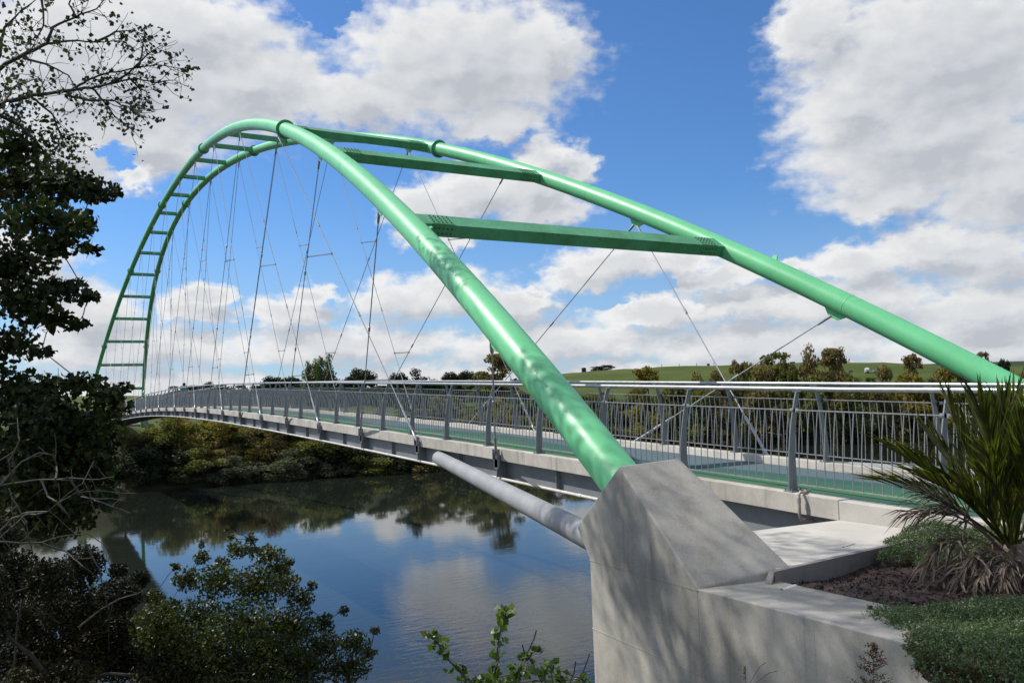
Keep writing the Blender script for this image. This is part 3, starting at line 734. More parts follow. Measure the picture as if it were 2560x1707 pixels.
for bi, br in enumerate(BR):
    D = 10.2 + rg.normal() * .35
    pts = [at(x * Z1, y * Z1, D + rg.normal() * .12) for x, y in br]
    seg = []
    for a, c in zip(pts[:-1], pts[1:]):
        w_ = wiggle(a, c, 5, .10, rg); seg += list(w_[:-1])
    seg.append(pts[-1]); seg = np.array(seg)
    r0_ = .030 if br[0][0] < 0 else .016
    wood.tube(seg, np.linspace(r0_, .004, len(seg)), 6, False)
    if br[0][0] < 0: t2_start.append(seg[0])
    for i in range(3, len(seg)):
        for _ in range(1 if rg.random() < .75 else 2):
            dirv = nz(seg[i] - seg[i - 1]) * .7 + cr * rg.normal() * .7 + cu * (rg.normal() * .6 - .25) + fw * rg.normal() * .5
            L = rg.uniform(.12, .42); e = seg[i] + nz(dirv) * L
            tw = wiggle(seg[i], e, 6, .22, rg, .06); wood.tube(tw, np.linspace(.0045, .0022, 6), 5, False)
            for q in tw[2:]:
                if rg.random() < .30: LP.append(q + rg.normal(size=3) * .02)
            if rg.random() < .6: LP += [e + rg.normal(size=3) * .035 for _ in range(rg.integers(1, 5))]
            if rg.random() < .5:
                e2 = tw[3] + nz(dirv + rg.normal(size=3) * .8) * L * .5; wood.tube(wiggle(tw[3], e2, 4, .2, rg), np.linspace(.003, .002, 4), 4, False)
                LP += [e2 + rg.normal(size=3) * .03 for _ in range(rg.integers(1, 4))]
    LP += [seg[-1] + rg.normal(size=3) * .07 for _ in range(10)]
# leafy twigs low on the left, under the bare branches
for (x, y, rx, ry, n) in [(40, 50, 60, 50, 60), (20, 120, 40, 50, 50), (30, 180, 50, 40, 50), (15, 215, 40, 30, 70), (60, 290, 60, 50, 90), (120, 280, 60, 50, 60), (150, 330, 50, 40, 60), (90, 340, 60, 40, 110), (170, 360, 30, 30, 30), (20, 260, 50, 40, 80)]:
    c = at(x, y, 10.3); k = px_size(10.3); b_ = in_ball(n, rg, .5)
    LP += list(c + b_[:, :1] * cr * rx * k + b_[:, 1:2] * cu * ry * k + b_[:, 2:] * fw * .3)
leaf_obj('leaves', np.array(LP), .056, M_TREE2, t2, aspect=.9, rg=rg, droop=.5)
tb = np.array((-13.6, 6.6)); tz = height(*tb) - .2
trunk_pts = wiggle((*tb, tz), (-12.2, 7.6, 9.6), 14, .05, rg)
wood.tube(trunk_pts, np.linspace(.17, .06, 14), 12, False)
for s_ in t2_start:
    a = trunk_pts[int(np.clip(round(1 + (s_[2] - tz - 1.0) / (9.6 - tz) * 13), 3, 12))]; wood.tube(wiggle(a, s_, 6, .08, rg), np.linspace(.05, .03, 6), 6, False)
# upper crown above the picture: it throws the broken shade on the pedestal, wall and planting
CL = []
for i in range(50):
    c = np.array((rg.uniform(-13.0, -11.2), rg.uniform(2.6, 8.6), 0)) if i < 27 else np.array((rg.uniform(-11.2, -8.4), rg.uniform(3.4, 13.0), 0)); c[2] = rg.uniform(8.8, 10.9)
    c[2] = max(c[2], 1.45 + math.hypot(c[0] - CAM[0], c[1] - CAM[1]) * .54)
    n = int(rg.uniform(180, 420)); rr = rg.uniform(.45, .95); CL.append(c + in_ball(n, rg, .5) * np.array((rr, rr, rr * .7)))
    wood.tube(wiggle(trunk_pts[-1], c, 8, .35, rg), np.linspace(.016, .004, 8), 5, False)
leaf_obj('upper_crown', np.concatenate(CL), .085, M_TREE2, t2, aspect=.9, rg=rg)
wood.build('branches', M_BARK_DARK, t2, True)

# dark scrub along the near bank, bottom left
g_ = np.array((-10.4, 1.2)); r_ = np.array((*g_, height(*g_) - .1))
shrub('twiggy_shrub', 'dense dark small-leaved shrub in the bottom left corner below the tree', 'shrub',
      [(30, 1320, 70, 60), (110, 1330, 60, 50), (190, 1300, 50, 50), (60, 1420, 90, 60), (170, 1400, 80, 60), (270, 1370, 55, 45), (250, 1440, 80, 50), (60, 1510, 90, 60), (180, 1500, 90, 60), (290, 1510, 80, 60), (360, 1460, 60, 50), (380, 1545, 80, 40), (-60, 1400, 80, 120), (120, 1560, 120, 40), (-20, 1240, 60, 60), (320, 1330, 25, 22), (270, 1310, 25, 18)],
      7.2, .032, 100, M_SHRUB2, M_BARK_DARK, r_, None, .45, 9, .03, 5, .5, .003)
g_ = np.array((-10.9, 2.6)); r_ = np.array((*g_, height(*g_) - .1))
TW = thing('bare_twig_shrub', 'pale leafless arching twigs in front of the dark tree on the left', 'shrub')
tw = MB(); rg = np.random.default_rng(21)
TP = [[(-40, 1130), (0, 1115), (95, 1101), (156, 1097), (227, 1101), (262, 1095)], [(-30, 1250), (28, 1190), (60, 1177), (109, 1175), (156, 1134), (189, 1111), (215, 1060)], [(-40, 1236), (0, 1243), (95, 1245), (150, 1230), (200, 1225), (250, 1260)], [(109, 1175), (60, 1180), (10, 1225), (-30, 1260)], [(95, 1101), (110, 1140), (130, 1150), (160, 1190)], [(156, 1097), (175, 1120), (185, 1140), (220, 1150), (300, 1178)], [(95, 1245), (150, 1265), (190, 1300), (240, 1340)], [(30, 1109), (20, 1060), (45, 1010), (40, 960)], [(0, 1115), (50, 1060), (90, 1040), (120, 1045)], [(128, 1099), (130, 1070), (122, 1040)], [(40, 1430), (60, 1340), (75, 1270), (60, 1200), (20, 1120)], [(180, 1440), (230, 1400), (290, 1370), (340, 1350)], [(500, 1568), (540, 1545), (600, 1540)], [(200, 1250), (230, 1310), (250, 1400)]]
for br in TP:
    D = 6.6 + rg.normal() * .2; pts = [at(x, y, D + rg.normal() * .08) for x, y in br]; seg = []
    for a, c in zip(pts[:-1], pts[1:]): seg += list(wiggle(a, c, 5, .10, rg)[:-1])
    seg.append(pts[-1]); seg = np.array(seg); tw.tube(seg, np.linspace(.0085, .003, len(seg)), 6, False)
    for i in range(2, len(seg), 4):
        e = seg[i] + (cr * rg.normal() + cu * rg.normal() + fw * rg.normal() * .5) * .14; tw.tube(wiggle(seg[i], e, 4, .2, rg), np.linspace(.0035, .002, 4), 5, False)
for a_ in (at(-40, 1130, 6.6), at(-30, 1250, 6.6), at(40, 1430, 6.6)): tw.tube(wiggle(r_, a_, 8, .06, rg), np.linspace(.018, .009, 8), 6, False)
tw.build('twigs', M_BARK_PALE, TW, True)
g_ = np.array((-8.6, .6)); r_ = np.array((*g_, height(*g_) - .1))
shrub('riverbank_bush', 'glossy small-leaved bush with upright shoots at the bottom centre, in front of the water', 'shrub',
      [(577, 1238, 14, 14), (575, 1262, 20, 14), (521, 1212, 8, 7), (532, 1232, 9, 9), (545, 1262, 26, 22), (615, 1275, 42, 26), (640, 1305, 30, 22), (463, 1248, 8, 12), (465, 1280, 22, 18), (430, 1330, 36, 30), (500, 1335, 55, 42), (590, 1345, 70, 50), (655, 1340, 36, 34), (690, 1375, 34, 28), (715, 1345, 14, 12), (450, 1415, 75, 45), (560, 1430, 95, 55), (675, 1435, 60, 45), (745, 1430, 24, 24), (790, 1402, 14, 12), (740, 1485, 55, 42), (815, 1475, 38, 30), (862, 1447, 14, 10), (845, 1500, 22, 18), (800, 1535, 55, 34), (600, 1525, 120, 55), (430, 1515, 90, 55), (380, 1400, 36, 28), (350, 1370, 30, 18), (480, 1480, 110, 60), (620, 1480, 100, 60), (560, 1550, 160, 40), (360, 1440, 60, 60), (700, 1535, 80, 40), (510, 1290, 18, 16), (665, 1290, 14, 12), (405, 1300, 14, 10)],
      6.9, .032, 36, M_SHRUB, M_BARK_DARK, r_, None, .3, 7, .022, 8, .62, .0028)

def vine(label, path, D, size, n, mat, seed, root):
    rg = np.random.default_rng(seed); t = thing('climbing_vine', label, 'vine', None); s_ = MB(); P_ = []
    pts = [at(x, y, D) for x, y in path]; seg = []
    for a, c in zip(pts[:-1], pts[1:]): seg += list(wiggle(a, c, 8, .12, rg)[:-1])
    seg.append(pts[-1]); seg = np.array(seg)
    s_.tube(np.concatenate([wiggle(root, seg[0], 6, .06, rg)[:-1], seg]), np.linspace(.009, .004, len(seg) + 5), 6, False)
    for i in range(n):
        q = seg[rg.integers(0, len(seg))] + rg.normal(size=3) * np.array((.028, .028, .03)); P_.append(q)
    leaf_obj('leaves', np.array(P_), size, mat, t, aspect=.95, rg=rg, droop=1.0); s_.build('stem', M_BARK_PALE, t, True); return t
def groot(x, y): return np.array((x, y, height(x, y) - .05))
vine('leafy vine shoot leaning left above the water, lower of the two shoots', [(1095, 1580), (1060, 1545), (1035, 1520), (1015, 1495), (1003, 1470), (985, 1462)], 5.6, .055, 60, M_VINE, 31, groot(-7.6, -.9))
vine('tall upright vine shoot with drooping round leaves in front of the water', [(1130, 1590), (1138, 1540), (1142, 1490), (1150, 1445), (1160, 1415), (1163, 1402)], 5.6, .06, 80, M_VINE, 32, groot(-7.3, -.9))
g_ = groot(-6.9, -.7)
shrub('vine_tangle', 'yellowing leafy tangle with bare tips beside the foot of the concrete pedestal', 'vine',
      [(1210, 1510, 20, 18), (1235, 1490, 14, 10), (1190, 1545, 40, 26), (1240, 1545, 40, 26), (1270, 1530, 22, 16), (1290, 1560, 40, 16), (1100, 1560, 30, 16), (1060, 1562, 22, 12), (1340, 1560, 20, 16), (1150, 1570, 60, 18)],
      5.7, .048, 11, M_VINE, M_BARK_DARK, g_, None, .15, 4, .012, 33, .8, .0028)
st = MB(); rg = np.random.default_rng(34)
for br in ([(1245, 1568), (1210, 1500), (1225, 1470), (1232, 1447)], [(1310, 1568), (1318, 1545), (1322, 1518)], [(1322, 1568), (1340, 1540), (1354, 1500)], [(1270, 1568), (1266, 1540), (1272, 1528)], [(1205, 1500), (1200, 1480)]):
    pts = [at(x, y, 5.75) for x, y in br]; st.tube(np.concatenate([wiggle(a, c, 5, .1, rg)[:-1] for a, c in zip(pts[:-1], pts[1:])] + [np.array([pts[-1]])]), .0048, 6, False)
st.tube(wiggle(groot(-6.7, -.6), at(1270, 1568, 5.75), 6, .05, rg), .006, 6, False)
dp_ = thing('dead_plant', 'dark leafless stems standing by the base of the concrete pedestal', 'dead plant'); st.build('stems', M_BARK_DARK, dp_, True)

# ------------------------------------------------------------------ far bank bushes and trees
FM = {
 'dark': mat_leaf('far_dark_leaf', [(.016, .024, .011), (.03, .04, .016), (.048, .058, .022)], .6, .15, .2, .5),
 'green': mat_leaf('far_green_leaf', [(.04, .075, .022), (.07, .11, .03), (.10, .145, .04)], .6, .3, .2, .4),
 'olive': mat_leaf('far_olive_leaf', [(.085, .088, .028), (.14, .138, .042), (.21, .195, .065)], .6, .4, .2, .4),
 'gold': mat_leaf('far_gold_leaf', [(.14, .115, .028), (.21, .165, .04), (.29, .22, .055)], .6, .4, .2, .4),
 'brown': mat_leaf('far_brown_leaf', [(.12, .09, .045), (.19, .145, .065), (.26, .20, .09)], .6, .4, .2, .4),
 'red': mat_leaf('far_red_leaf', [(.07, .025, .014), (.12, .045, .02), (.15, .08, .03)], .6, .2, .2, .4),
 'grey': mat_leaf('far_grey_leaf', [(.07, .075, .048), (.11, .115, .075), (.17, .17, .11)], .65, .25, .2, .4),
}
def crown_mesh(kind, seed, leaf, n):
    """unit crown: height 1 from the ground, half width .5"""
    rg = np.random.default_rng(seed); C_ = []
    if kind == 'bush':
        for _ in range(26):
            a = rg.uniform(0, 6.28); r = .40 * math.sqrt(rg.uniform()); z = rg.uniform(.10, .84) * (1 - 2.6 * r * r); C_.append((r * math.cos(a), r * math.sin(a), z, rg.uniform(.10, .19), rg.uniform(.09, .17)))
    elif kind == 'round':
        for _ in range(18):
            a = rg.uniform(0, 6.28); r = rg.uniform(0, .38); z = .16 + rg.uniform(0, .76) * (1 - (r / .55) ** 2); C_.append((r * math.cos(a), r * math.sin(a), z, rg.uniform(.10, .18), rg.uniform(.08, .13)))
    elif kind == 'umbrella':
        for _ in range(30):
            a = rg.uniform(0, 6.28); r = .40 * math.sqrt(rg.uniform()); z = .86 - 1.3 * r * r + rg.normal() * .02; C_.append((r * math.cos(a), r * math.sin(a), z - rg.uniform(0, .26), rg.uniform(.12, .18), rg.uniform(.10, .15)))
    elif kind == 'poplar':
        for i in range(16):
            z = .12 + .84 * i / 15; w_ = .34 * math.sin(min(1, (1.05 - z) * 1.6) * 1.57); a = rg.uniform(0, 6.28); C_.append((w_ * .45 * math.cos(a), w_ * .45 * math.sin(a), z, .10 + w_ * .5, .085))
    elif kind == 'loose':
        for _ in range(38):
            a = rg.uniform(0, 6.28); z = rg.uniform(.10, .95); r = .44 * math.sqrt(rg.uniform(.03, 1)) * (1.10 - z) ** .55; C_.append((r * math.cos(a), r * math.sin(a), z, rg.uniform(.06, .13), rg.uniform(.035, .07)))
    C_ = np.array(C_); wgt = C_[:, 3] ** 2 * C_[:, 4]; wgt /= wgt.sum(); pick = rg.choice(len(C_), n, p=wgt)
    b = in_ball(n, rg, .5); P_ = C_[pick, :3] + b * C_[pick][:, [3, 3, 4]]
    V, F4 = leaves(P_, leaf, .8, rg=rg); me = raw_mesh('crown_' + kind, V, F4)
    w_ = MB(); topz = .86 if kind == 'poplar' else .5
    w_.tube(wiggle((0, 0, -.08), (0, 0, topz), 6, .03, rg), np.linspace(.028 if kind != 'bush' else .016, .008, 6), 6, False)
    for c in C_[:9]:
        z0 = rg.uniform(.1, .42) if kind != 'poplar' else c[2] - .1
        w_.tube(wiggle((0, 0, max(.02, min(z0, c[2] - .03))), c[:3], 5, .06, rg), np.linspace(.014, .004, 5), 5, False)
    me2 = bpy.data.meshes.new('limbs_' + kind); me2.from_pydata(w_.v, [], w_.f); me2.update(); return me, me2
CR = {}
for kind, leaf, n, nv_ in (('bush', .042, 5200, 4), ('round', .045, 5200, 3), ('umbrella', .045, 5200, 3), ('poplar', .05, 3000, 3), ('loose', .038, 4200, 3)):
    CR[kind] = [crown_mesh(kind, 100 + 7 * i + len(kind), leaf, n) for i in range(nv_)]
CACHE = {}
def plant(name, label, cat, kind, var, colr, base, w_, h_, group=None, rot=0.0):
    t = thing(name, label, cat, group); t.location = base; t.scale = (w_, w_, h_); t.rotation_euler = (0, 0, rot)
    for i, part in enumerate(('crown', 'trunk')):
        key = (kind, var, colr, i)
        if key not in CACHE:
            me = CR[kind][var % len(CR[kind])][i].copy(); me.materials.append(FM[colr] if i == 0 else M_BARK_DARK); CACHE[key] = me
        o = bpy.data.objects.new(part, CACHE[key]); col.objects.link(o); o.parent = t
    return t

BB = [ # x, y centre, radius x, height px, colour, kind, label   (photograph pixels)
 (455, 1003, 62, 92, 'gold', 'bush', 'tall yellow autumn bush on the far bank below the bridge deck'),
 (392, 1010, 46, 80, 'olive', 'bush', 'olive bush right beside the far concrete abutment'),
 (530, 1000, 28, 34, 'red', 'bush', 'small reddish brown bush on top of the far bank'),
 (548, 1032, 30, 40, 'green', 'bush', 'fresh green shrub halfway up the far bank, right of the yellow bush'),
 (612, 1015, 50, 84, 'brown', 'bush', 'broad brown and gold bush high on the far bank'),
 (598, 1058, 36, 34, 'gold', 'bush', 'low yellowish bush halfway down the far bank'),
 (652, 1076, 52, 50, 'grey', 'bush', 'grey green bush at the far waterline below the deck'),
 (722, 1042, 60, 76, 'olive', 'bush', 'olive green bush behind the middle of the girder'),
 (795, 1050, 52, 70, 'dark', 'bush', 'dark green bush on the far bank, right of the olive one'),
 (860, 1070, 52, 56, 'olive', 'bush', 'rounded dull olive bush low on the far bank'),
 (925, 1066, 52, 60, 'dark', 'bush', 'dark bush above the upper end of the grey strut'),
 (990, 1072, 50, 56, 'brown', 'bush', 'brown bush just above the grey strut at the far waterline'),
 (1060, 1062, 56, 64, 'dark', 'bush', 'wide dark bush seen under the girder right of the strut'),
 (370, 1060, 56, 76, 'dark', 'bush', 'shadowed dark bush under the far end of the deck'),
 (468, 1084, 50, 60, 'olive', 'bush', 'dull bush at the far waterline below the yellow bush'),
 (537, 1090, 44, 44, 'grey', 'bush', 'pale grey bush hanging over the far waterline'),
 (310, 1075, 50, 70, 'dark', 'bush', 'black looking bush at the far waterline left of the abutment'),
 (425, 1092, 34, 36, 'grey', 'bush', 'small grey tuft of scrub at the far waterline'),
 (500, 1050, 40, 40, 'brown', 'bush', 'rusty bush between the yellow and green bushes'),
 (760, 1080, 40, 36, 'grey', 'bush', 'low grey scrub along the far waterline below the olive bush'),
 (580, 1000, 26, 40, 'dark', 'bush', 'narrow dark bush at the top of the far bank'),
 (680, 1010, 40, 50, 'olive', 'bush', 'olive bush right behind the girder on the far bank top'),
]
rg = np.random.default_rng(55)
for i, (x, y, rx, hpx, colr, kind, label) in enumerate(BB):
    p, D = ground_hit(x, y + hpx * .42, 100); k = px_size(D)
    plant('bush', label, 'bush', kind, i, colr, (p[0], p[1], height(p[0], p[1]) - .3), 3.1 * rx * k, hpx * k * 1.35 + .6, 'bushes on the far river bank', rg.uniform(0, 6.28))
# brown scrub lining the far bank to the right of the bridge, two rows; nothing tells them apart
LBL = {'brown': 'brown autumn scrub bush on the far bank, seen through the railings', 'olive': 'olive green scrub bush on the far bank, seen through the railings', 'dark': 'dark evergreen scrub bush on the far bank, seen through the railings', 'gold': 'golden leaved scrub bush on the far bank, seen through the railings', 'green': 'green scrub bush on the far bank, seen through the railings'}
xs = list(np.arange(44, 182, 4.2)); n = 0
for row, (off, hh) in enumerate(((2.5, 4.6), (9.5, 5.2), (18, 4.6))):
    for x in xs:
        x_ = x + rg.uniform(-1.6, 1.6) + row * 1.5; y_ = far_shore(x_) + off + rg.uniform(-1, 1.5)
        colr = ['brown', 'olive', 'dark', 'brown', 'olive', 'gold', 'green'][rg.integers(0, 7)] if row else ['brown', 'dark', 'olive', 'brown'][rg.integers(0, 4)]
        z_ = height(x_, y_) - .3; h_ = hh * rg.uniform(.75, 1.25)
        plant('scrub_bush', LBL[colr], 'bush', 'bush' if rg.random() < .75 else 'loose', n, colr, (x_, y_, z_), rg.uniform(6.5, 9.5), h_, colr + ' scrub along the far bank', rg.uniform(0, 6.28)); n += 1
for i in range(46):
    x_ = rg.uniform(-22, 46); off = rg.uniform(1.5, 22); y_ = far_shore(x_) + off; colr = ['olive', 'olive', 'grey', 'olive', 'dark', 'brown'][rg.integers(0, 6)]
    if (abs(x_) < 7.5 and off > 17) or 7 < x_ < 14: continue
    plant('bank_scrub', {'dark': 'dark low scrub clothing the far bank under the bridge', 'olive': 'dull olive low scrub clothing the far bank under the bridge', 'grey': 'greyish low scrub clothing the far bank under the bridge', 'brown': 'brownish low scrub clothing the far bank under the bridge'}[colr], 'bush', 'bush', i, colr, (x_, y_, float(height(x_, y_)) - .3), rg.uniform(3.4, 6.0), rg.uniform(1.5, 2.8), colr + ' scrub on the bank under the bridge', rg.uniform(0, 6.28))
wv, wf, no_ = [], [], 0
for i in range(150):                                             # far wood: one dark mass along the foot of the hills
    D = rg.uniform(235, 300); p = at(rg.uniform(395, 1190), 905, D); z_ = float(height(p[0], p[1])); k = px_size(D)
    me = CR['round'][i % 3][0]; nvv = len(me.vertices); v = np.empty(nvv * 3, np.float32); me.vertices.foreach_get('co', v); f = np.empty(len(me.loops), np.int32); me.loops.foreach_get('vertex_index', f)
    hh = rg.uniform(3.5, 6.5); wv.append(v.reshape(-1, 3) * np.array((rg.uniform(9, 14), rg.uniform(9, 14), hh)) + np.array((p[0], p[1], z_ - .8))); wf.append(f.reshape(-1, 4) + no_); no_ += nvv
tag(link('far_wood', raw_mesh('far_wood', np.concatenate(wv), np.concatenate(wf)), FM['dark']), 'low dark line of woodland at the foot of the far hills, behind the railing', 'woodland', None, 'stuff')
TT = [ # x, top y, width px, depth, kind, colour, base px lower?, label
 (485, 866, 44, 300, 'bush', 'dark', 'small dark tree clump on the skyline above the far railing'),
 (512, 872, 24, 300, 'bush', 'dark', 'low dark tree right of the small skyline clump'),
 (622, 862, 48, 290, 'umbrella', 'dark', 'dark flat-topped tree on the skyline, left one of a pair'),
 (664, 864, 54, 290, 'umbrella', 'dark', 'dark flat-topped tree on the skyline, right one of a pair'),
 (707, 836, 24, 260, 'poplar', 'olive', 'shortest poplar at the left of the poplar group'),
 (724, 830, 26, 262, 'poplar', 'olive', 'second poplar of the group on the skyline'),
 (738, 827, 26, 258, 'poplar', 'green', 'greenest poplar in the middle of the group'),
 (755, 822, 26, 262, 'poplar', 'olive', 'tallest poplar at the right of the poplar group'),
 (782, 844, 52, 255, 'bush', 'dark', 'dark pine right beside the poplars'),
 (829, 845, 62, 255, 'umbrella', 'dark', 'umbrella shaped pine with a visible trunk right of the dark pine'),
 (918, 850, 44, 262, 'umbrella', 'dark', 'dark tree at the left of the long skyline row'),
 (955, 844, 60, 262, 'bush', 'dark', 'tallest domed tree in the long skyline row'),
 (990, 858, 44, 265, 'bush', 'dark', 'low tree in the middle of the long skyline row'),
 (1038, 849, 40, 262, 'umbrella', 'dark', 'rounded dark tree near the end of the skyline row'),
 (1075, 848, 40, 262, 'umbrella', 'dark', 'last dark tree of the skyline row, beside the brown tree'),
 (1140, 812, 88, 172, 'loose', 'brown', 'tall brownish tree partly behind the near green tube'),
 (1110, 845, 60, 170, 'round', 'olive', 'rounded olive tree at the foot of the tall brownish tree'),
 (1382, 834, 46, 372, 'bush', 'dark', 'single dark round tree on the crest of the green hill'),
 (1485, 843, 76, 165, 'loose', 'gold', 'thin yellow willow in front of the green hill'),
 (1645, 836, 50, 168, 'round', 'brown', 'dense brown tree left of the crossing hangers'),
 (1694, 825, 44, 170, 'loose', 'brown', 'thin brown tree behind the crossing hangers'),
 (1720, 846, 40, 168, 'round', 'olive', 'low olive tree right of the crossing hangers'),
 (1787, 808, 78, 170, 'loose', 'olive', 'loose feathery tree, left of the tall brown trees'),
 (1860, 806, 50, 168, 'poplar', 'brown', 'dense brown tree with a pointed top in the right group'),
 (1910, 800, 76, 170, 'loose', 'brown', 'tallest feathery tree of the right group'),
 (1925, 838, 60, 166, 'round', 'brown', 'broad brown tree under the tallest feathery tree'),
 (1820, 840, 60, 166, 'round', 'olive', 'broad olive tree filling the gap in the right group'),
 (2095, 814, 56, 168, 'loose', 'brown', 'twiggy tree rising out of the golden thicket below the right tube'),
 (2090, 842, 90, 164, 'round', 'gold', 'golden rounded thicket below the right green tube, left half'),
 (2155, 836, 100, 162, 'round', 'gold', 'golden rounded thicket below the right green tube, right half'),
 (2215, 856, 70, 160, 'round', 'brown', 'brown bush showing under the right green tube'),
 (1560, 862, 90, 160, 'round', 'olive', 'low olive thicket just above the railing, right of the yellow willow'),
 (1610, 856, 70, 162, 'round', 'brown', 'low brown thicket just above the railing, left of the dense brown tree'),
 (1750, 850, 90, 162, 'round', 'brown', 'rounded brown thicket at the foot of the feathery tree'),
 (1870, 846, 80, 160, 'round', 'olive', 'rounded olive thicket at the foot of the pointed brown tree'),
 (1965, 858, 70, 160, 'round', 'olive', 'low olive thicket right of the tallest feathery tree'),
 (2030, 852, 60, 160, 'round', 'brown', 'low brown thicket left of the golden thicket'),
 (2257, 806, 34, 175, 'loose', 'brown', 'thin twiggy treetop above the right green tube'),
 (2304, 823, 36, 178, 'loose', 'dark', 'thin dark treetop above the tube at the right edge'),
]
for i, (x, yt, wpx, D, kind, colr, label) in enumerate(TT):
    top = at(x, yt, D); z0 = float(height(top[0], top[1])); h_ = max(2.5, top[2] - z0); k = px_size(D)
    plant('tree', label, 'tree', kind, i, colr, (top[0], top[1], z0 - .1), wpx * k * {'loose': 1.9, 'round': 1.75, 'poplar': 1.9}.get(kind, 1.35), h_ * (1.06 if kind != 'loose' else 1.02), None, rg.uniform(0, 6.28))

# ------------------------------------------------------------------ hill fence, cattle, tank and troughs
M_WHITE = mat_paint('white_tank_paint', (.78, .78, .77), (.6, .6, .58), .35, 2)
M_POSTW = mat_paint('weathered_timber', (.16, .14, .12), (.10, .09, .08), .8, 3)
M_COW = mat_paint('black_hide', (.012, .011, .010), (.03, .027, .024), .7, 4)
M_TYRE = mat_paint('tyre_rubber', (.02, .02, .02), (.035, .035, .035), .8, 6)
def on_hill(x, y, D):
    p = at(x, y, D); return np.array((p[0], p[1], height(p[0], p[1])))
fence = thing('hill_fence', 'thin post and wire fence along the crest of the green hill', 'fence')
fx = [1490, 1520, 1560, 1600, 1640, 1700, 1730, 1765, 1790, 1812, 1838, 1876, 1905, 1935]; tops = []
for x in fx:
    p = on_hill(x, 838, 392); mb = MB(); mb.tube([p - (0, 0, .3), p + (0, 0, 2.1)], .12, 6); mb.build('fence_post', M_POSTW, fence); tops.append(p)
for z in (.7, 1.7):
    mb = MB(); mb.tube([p + np.array((0, 0, z)) for p in tops], .02, 4); mb.build('fence_wire', M_CABLE, fence)
def cow(x, D, label, rot, s=1.0):
    p = on_hill(x, 840, D); t = thing('cow', label, 'cow', 'cattle on the hill'); t.location = p; t.rotation_euler = (0, 0, rot); t.scale = (s, s, s)
    V = [(-.95, 0, 1.15), (-.3, 0, 1.1), (.4, 0, 1.12), (.95, 0, 1.25), (1.35, 0, 1.15), (1.65, 0, .95), (-.9, .22, .7), (-.85, .22, .05), (-.9, -.22, .7), (-.85, -.22, .05), (.75, .2, .7), (.78, .2, .05), (.75, -.2, .7), (.78, -.2, .05), (-1.1, 0, .6)]
    E_ = [(0, 1), (1, 2), (2, 3), (3, 4), (4, 5), (0, 6), (6, 7), (0, 8), (8, 9), (2, 10), (10, 11), (2, 12), (12, 13), (0, 14)]
    rr = [.36, .42, .42, .3, .2, .12, .16, .07, .16, .07, .14, .07, .14, .07, .04]
    me = bpy.data.meshes.new('body'); me.from_pydata(V, E_, []); o = link('body', me, M_COW, t)
    sk = o.modifiers.new('skin', 'SKIN'); 
    for i, r in enumerate(rr): me.skin_vertices[0].data[i].radius = (r, r)
    me.skin_vertices[0].data[1].use_root = True
    o.modifiers.new('smooth', 'SUBSURF').levels = 1; return t
cow(1713, 372, 'black cow on the hill crest above the crossing hangers', .4)
cow(1822, 376, 'black cow on the hill crest behind the feathery tree', 2.6)
cow(1627, 378, 'dark cow grazing at the left end of the hill fence', 1.2)
hut = thing('water_tank', 'small dark tank standing left of the lone hilltop tree', 'tank'); p = on_hill(1341, 850, 372); hut.location = p
mb = MB(); mb.tube([(0, 0, 0), (0, 0, 1.9), (0, 0, 2.0)], [1.0, 1.0, .9], 14); mb.build('tank_body', M_COW, hut)
mb = MB(); mb.tube([(0, 0, 2.0), (0, 0, 2.12)], [.3, .28], 10); mb.build('lid', M_TYRE, hut)
tank = thing('tank_trailer', 'white tank trailer parked on the green hill', 'trailer'); p, Dt = ground_hit(2003, 858, 150); kz_ = px_size(Dt); tank.location = (p[0], p[1], height(p[0], p[1])); tank.rotation_euler = (0, 0, -.75); tank.scale = [kz_ * 36 / 6.2] * 3
mb = MB(); mb.tube([(-2.6, 0, 1.25), (-2.5, 0, 1.25), (-1.0, 0, 1.25), (-.9, 0, 1.25)], [.35, .75, .75, .35], 16); mb.tube([(-1.75, 0, 1.95), (-1.75, 0, 2.3)], .25, 10); mb.build('tank_body', M_WHITE, tank, True)
mb = MB(); mb.box((.2, 0, .55), (6.0, 1.5, .18)); mb.build('chassis', M_WHITE, tank)
mb = MB(); mb.box((1.2, 0, 1.0), (1.6, 1.3, .7)); mb.box((2.4, 0, .95), (.5, 1.3, .9)); mb.build('equipment_box', M_GALV, tank, False, .05)
for x in (-1.6, 1.3):
    for y in (-.8, .8):
        mb = MB(); mb.tube([(x, y - .12, .36), (x, y + .12, .36)], .36, 14); mb.build('wheel', M_TYRE, tank)
for (x, y, label) in ((1919, 871, 'grey concrete trough nearest the tall brown trees'), (1952, 858, 'small grey trough higher on the hill, left of the white trailer')):
    p, Dt = ground_hit(x, y, 150); k_ = px_size(Dt) * 11 / 2.0
    mb = MB(); w_ = 1.0
    for a, c in (((-w_, -.5, .4), (w_, -.5, .4)), ((-w_, .5, .4), (w_, .5, .4))): mb.bar(a, c, .12, .8)
    for a, c in (((-w_ - .06, -.56, .4), (-w_ - .06, .56, .4)), ((w_ + .06, -.56, .4), (w_ + .06, .56, .4))): mb.bar(a, c, .12, .8)
    mb.box((0, 0, .1), (1.99, .87, .12)); o = mb.build('water_trough', M_POSTW); o.location = (p[0], p[1], height(p[0], p[1])); o.scale = [k_] * 3; tag(o, label, 'trough', 'troughs on the hill')

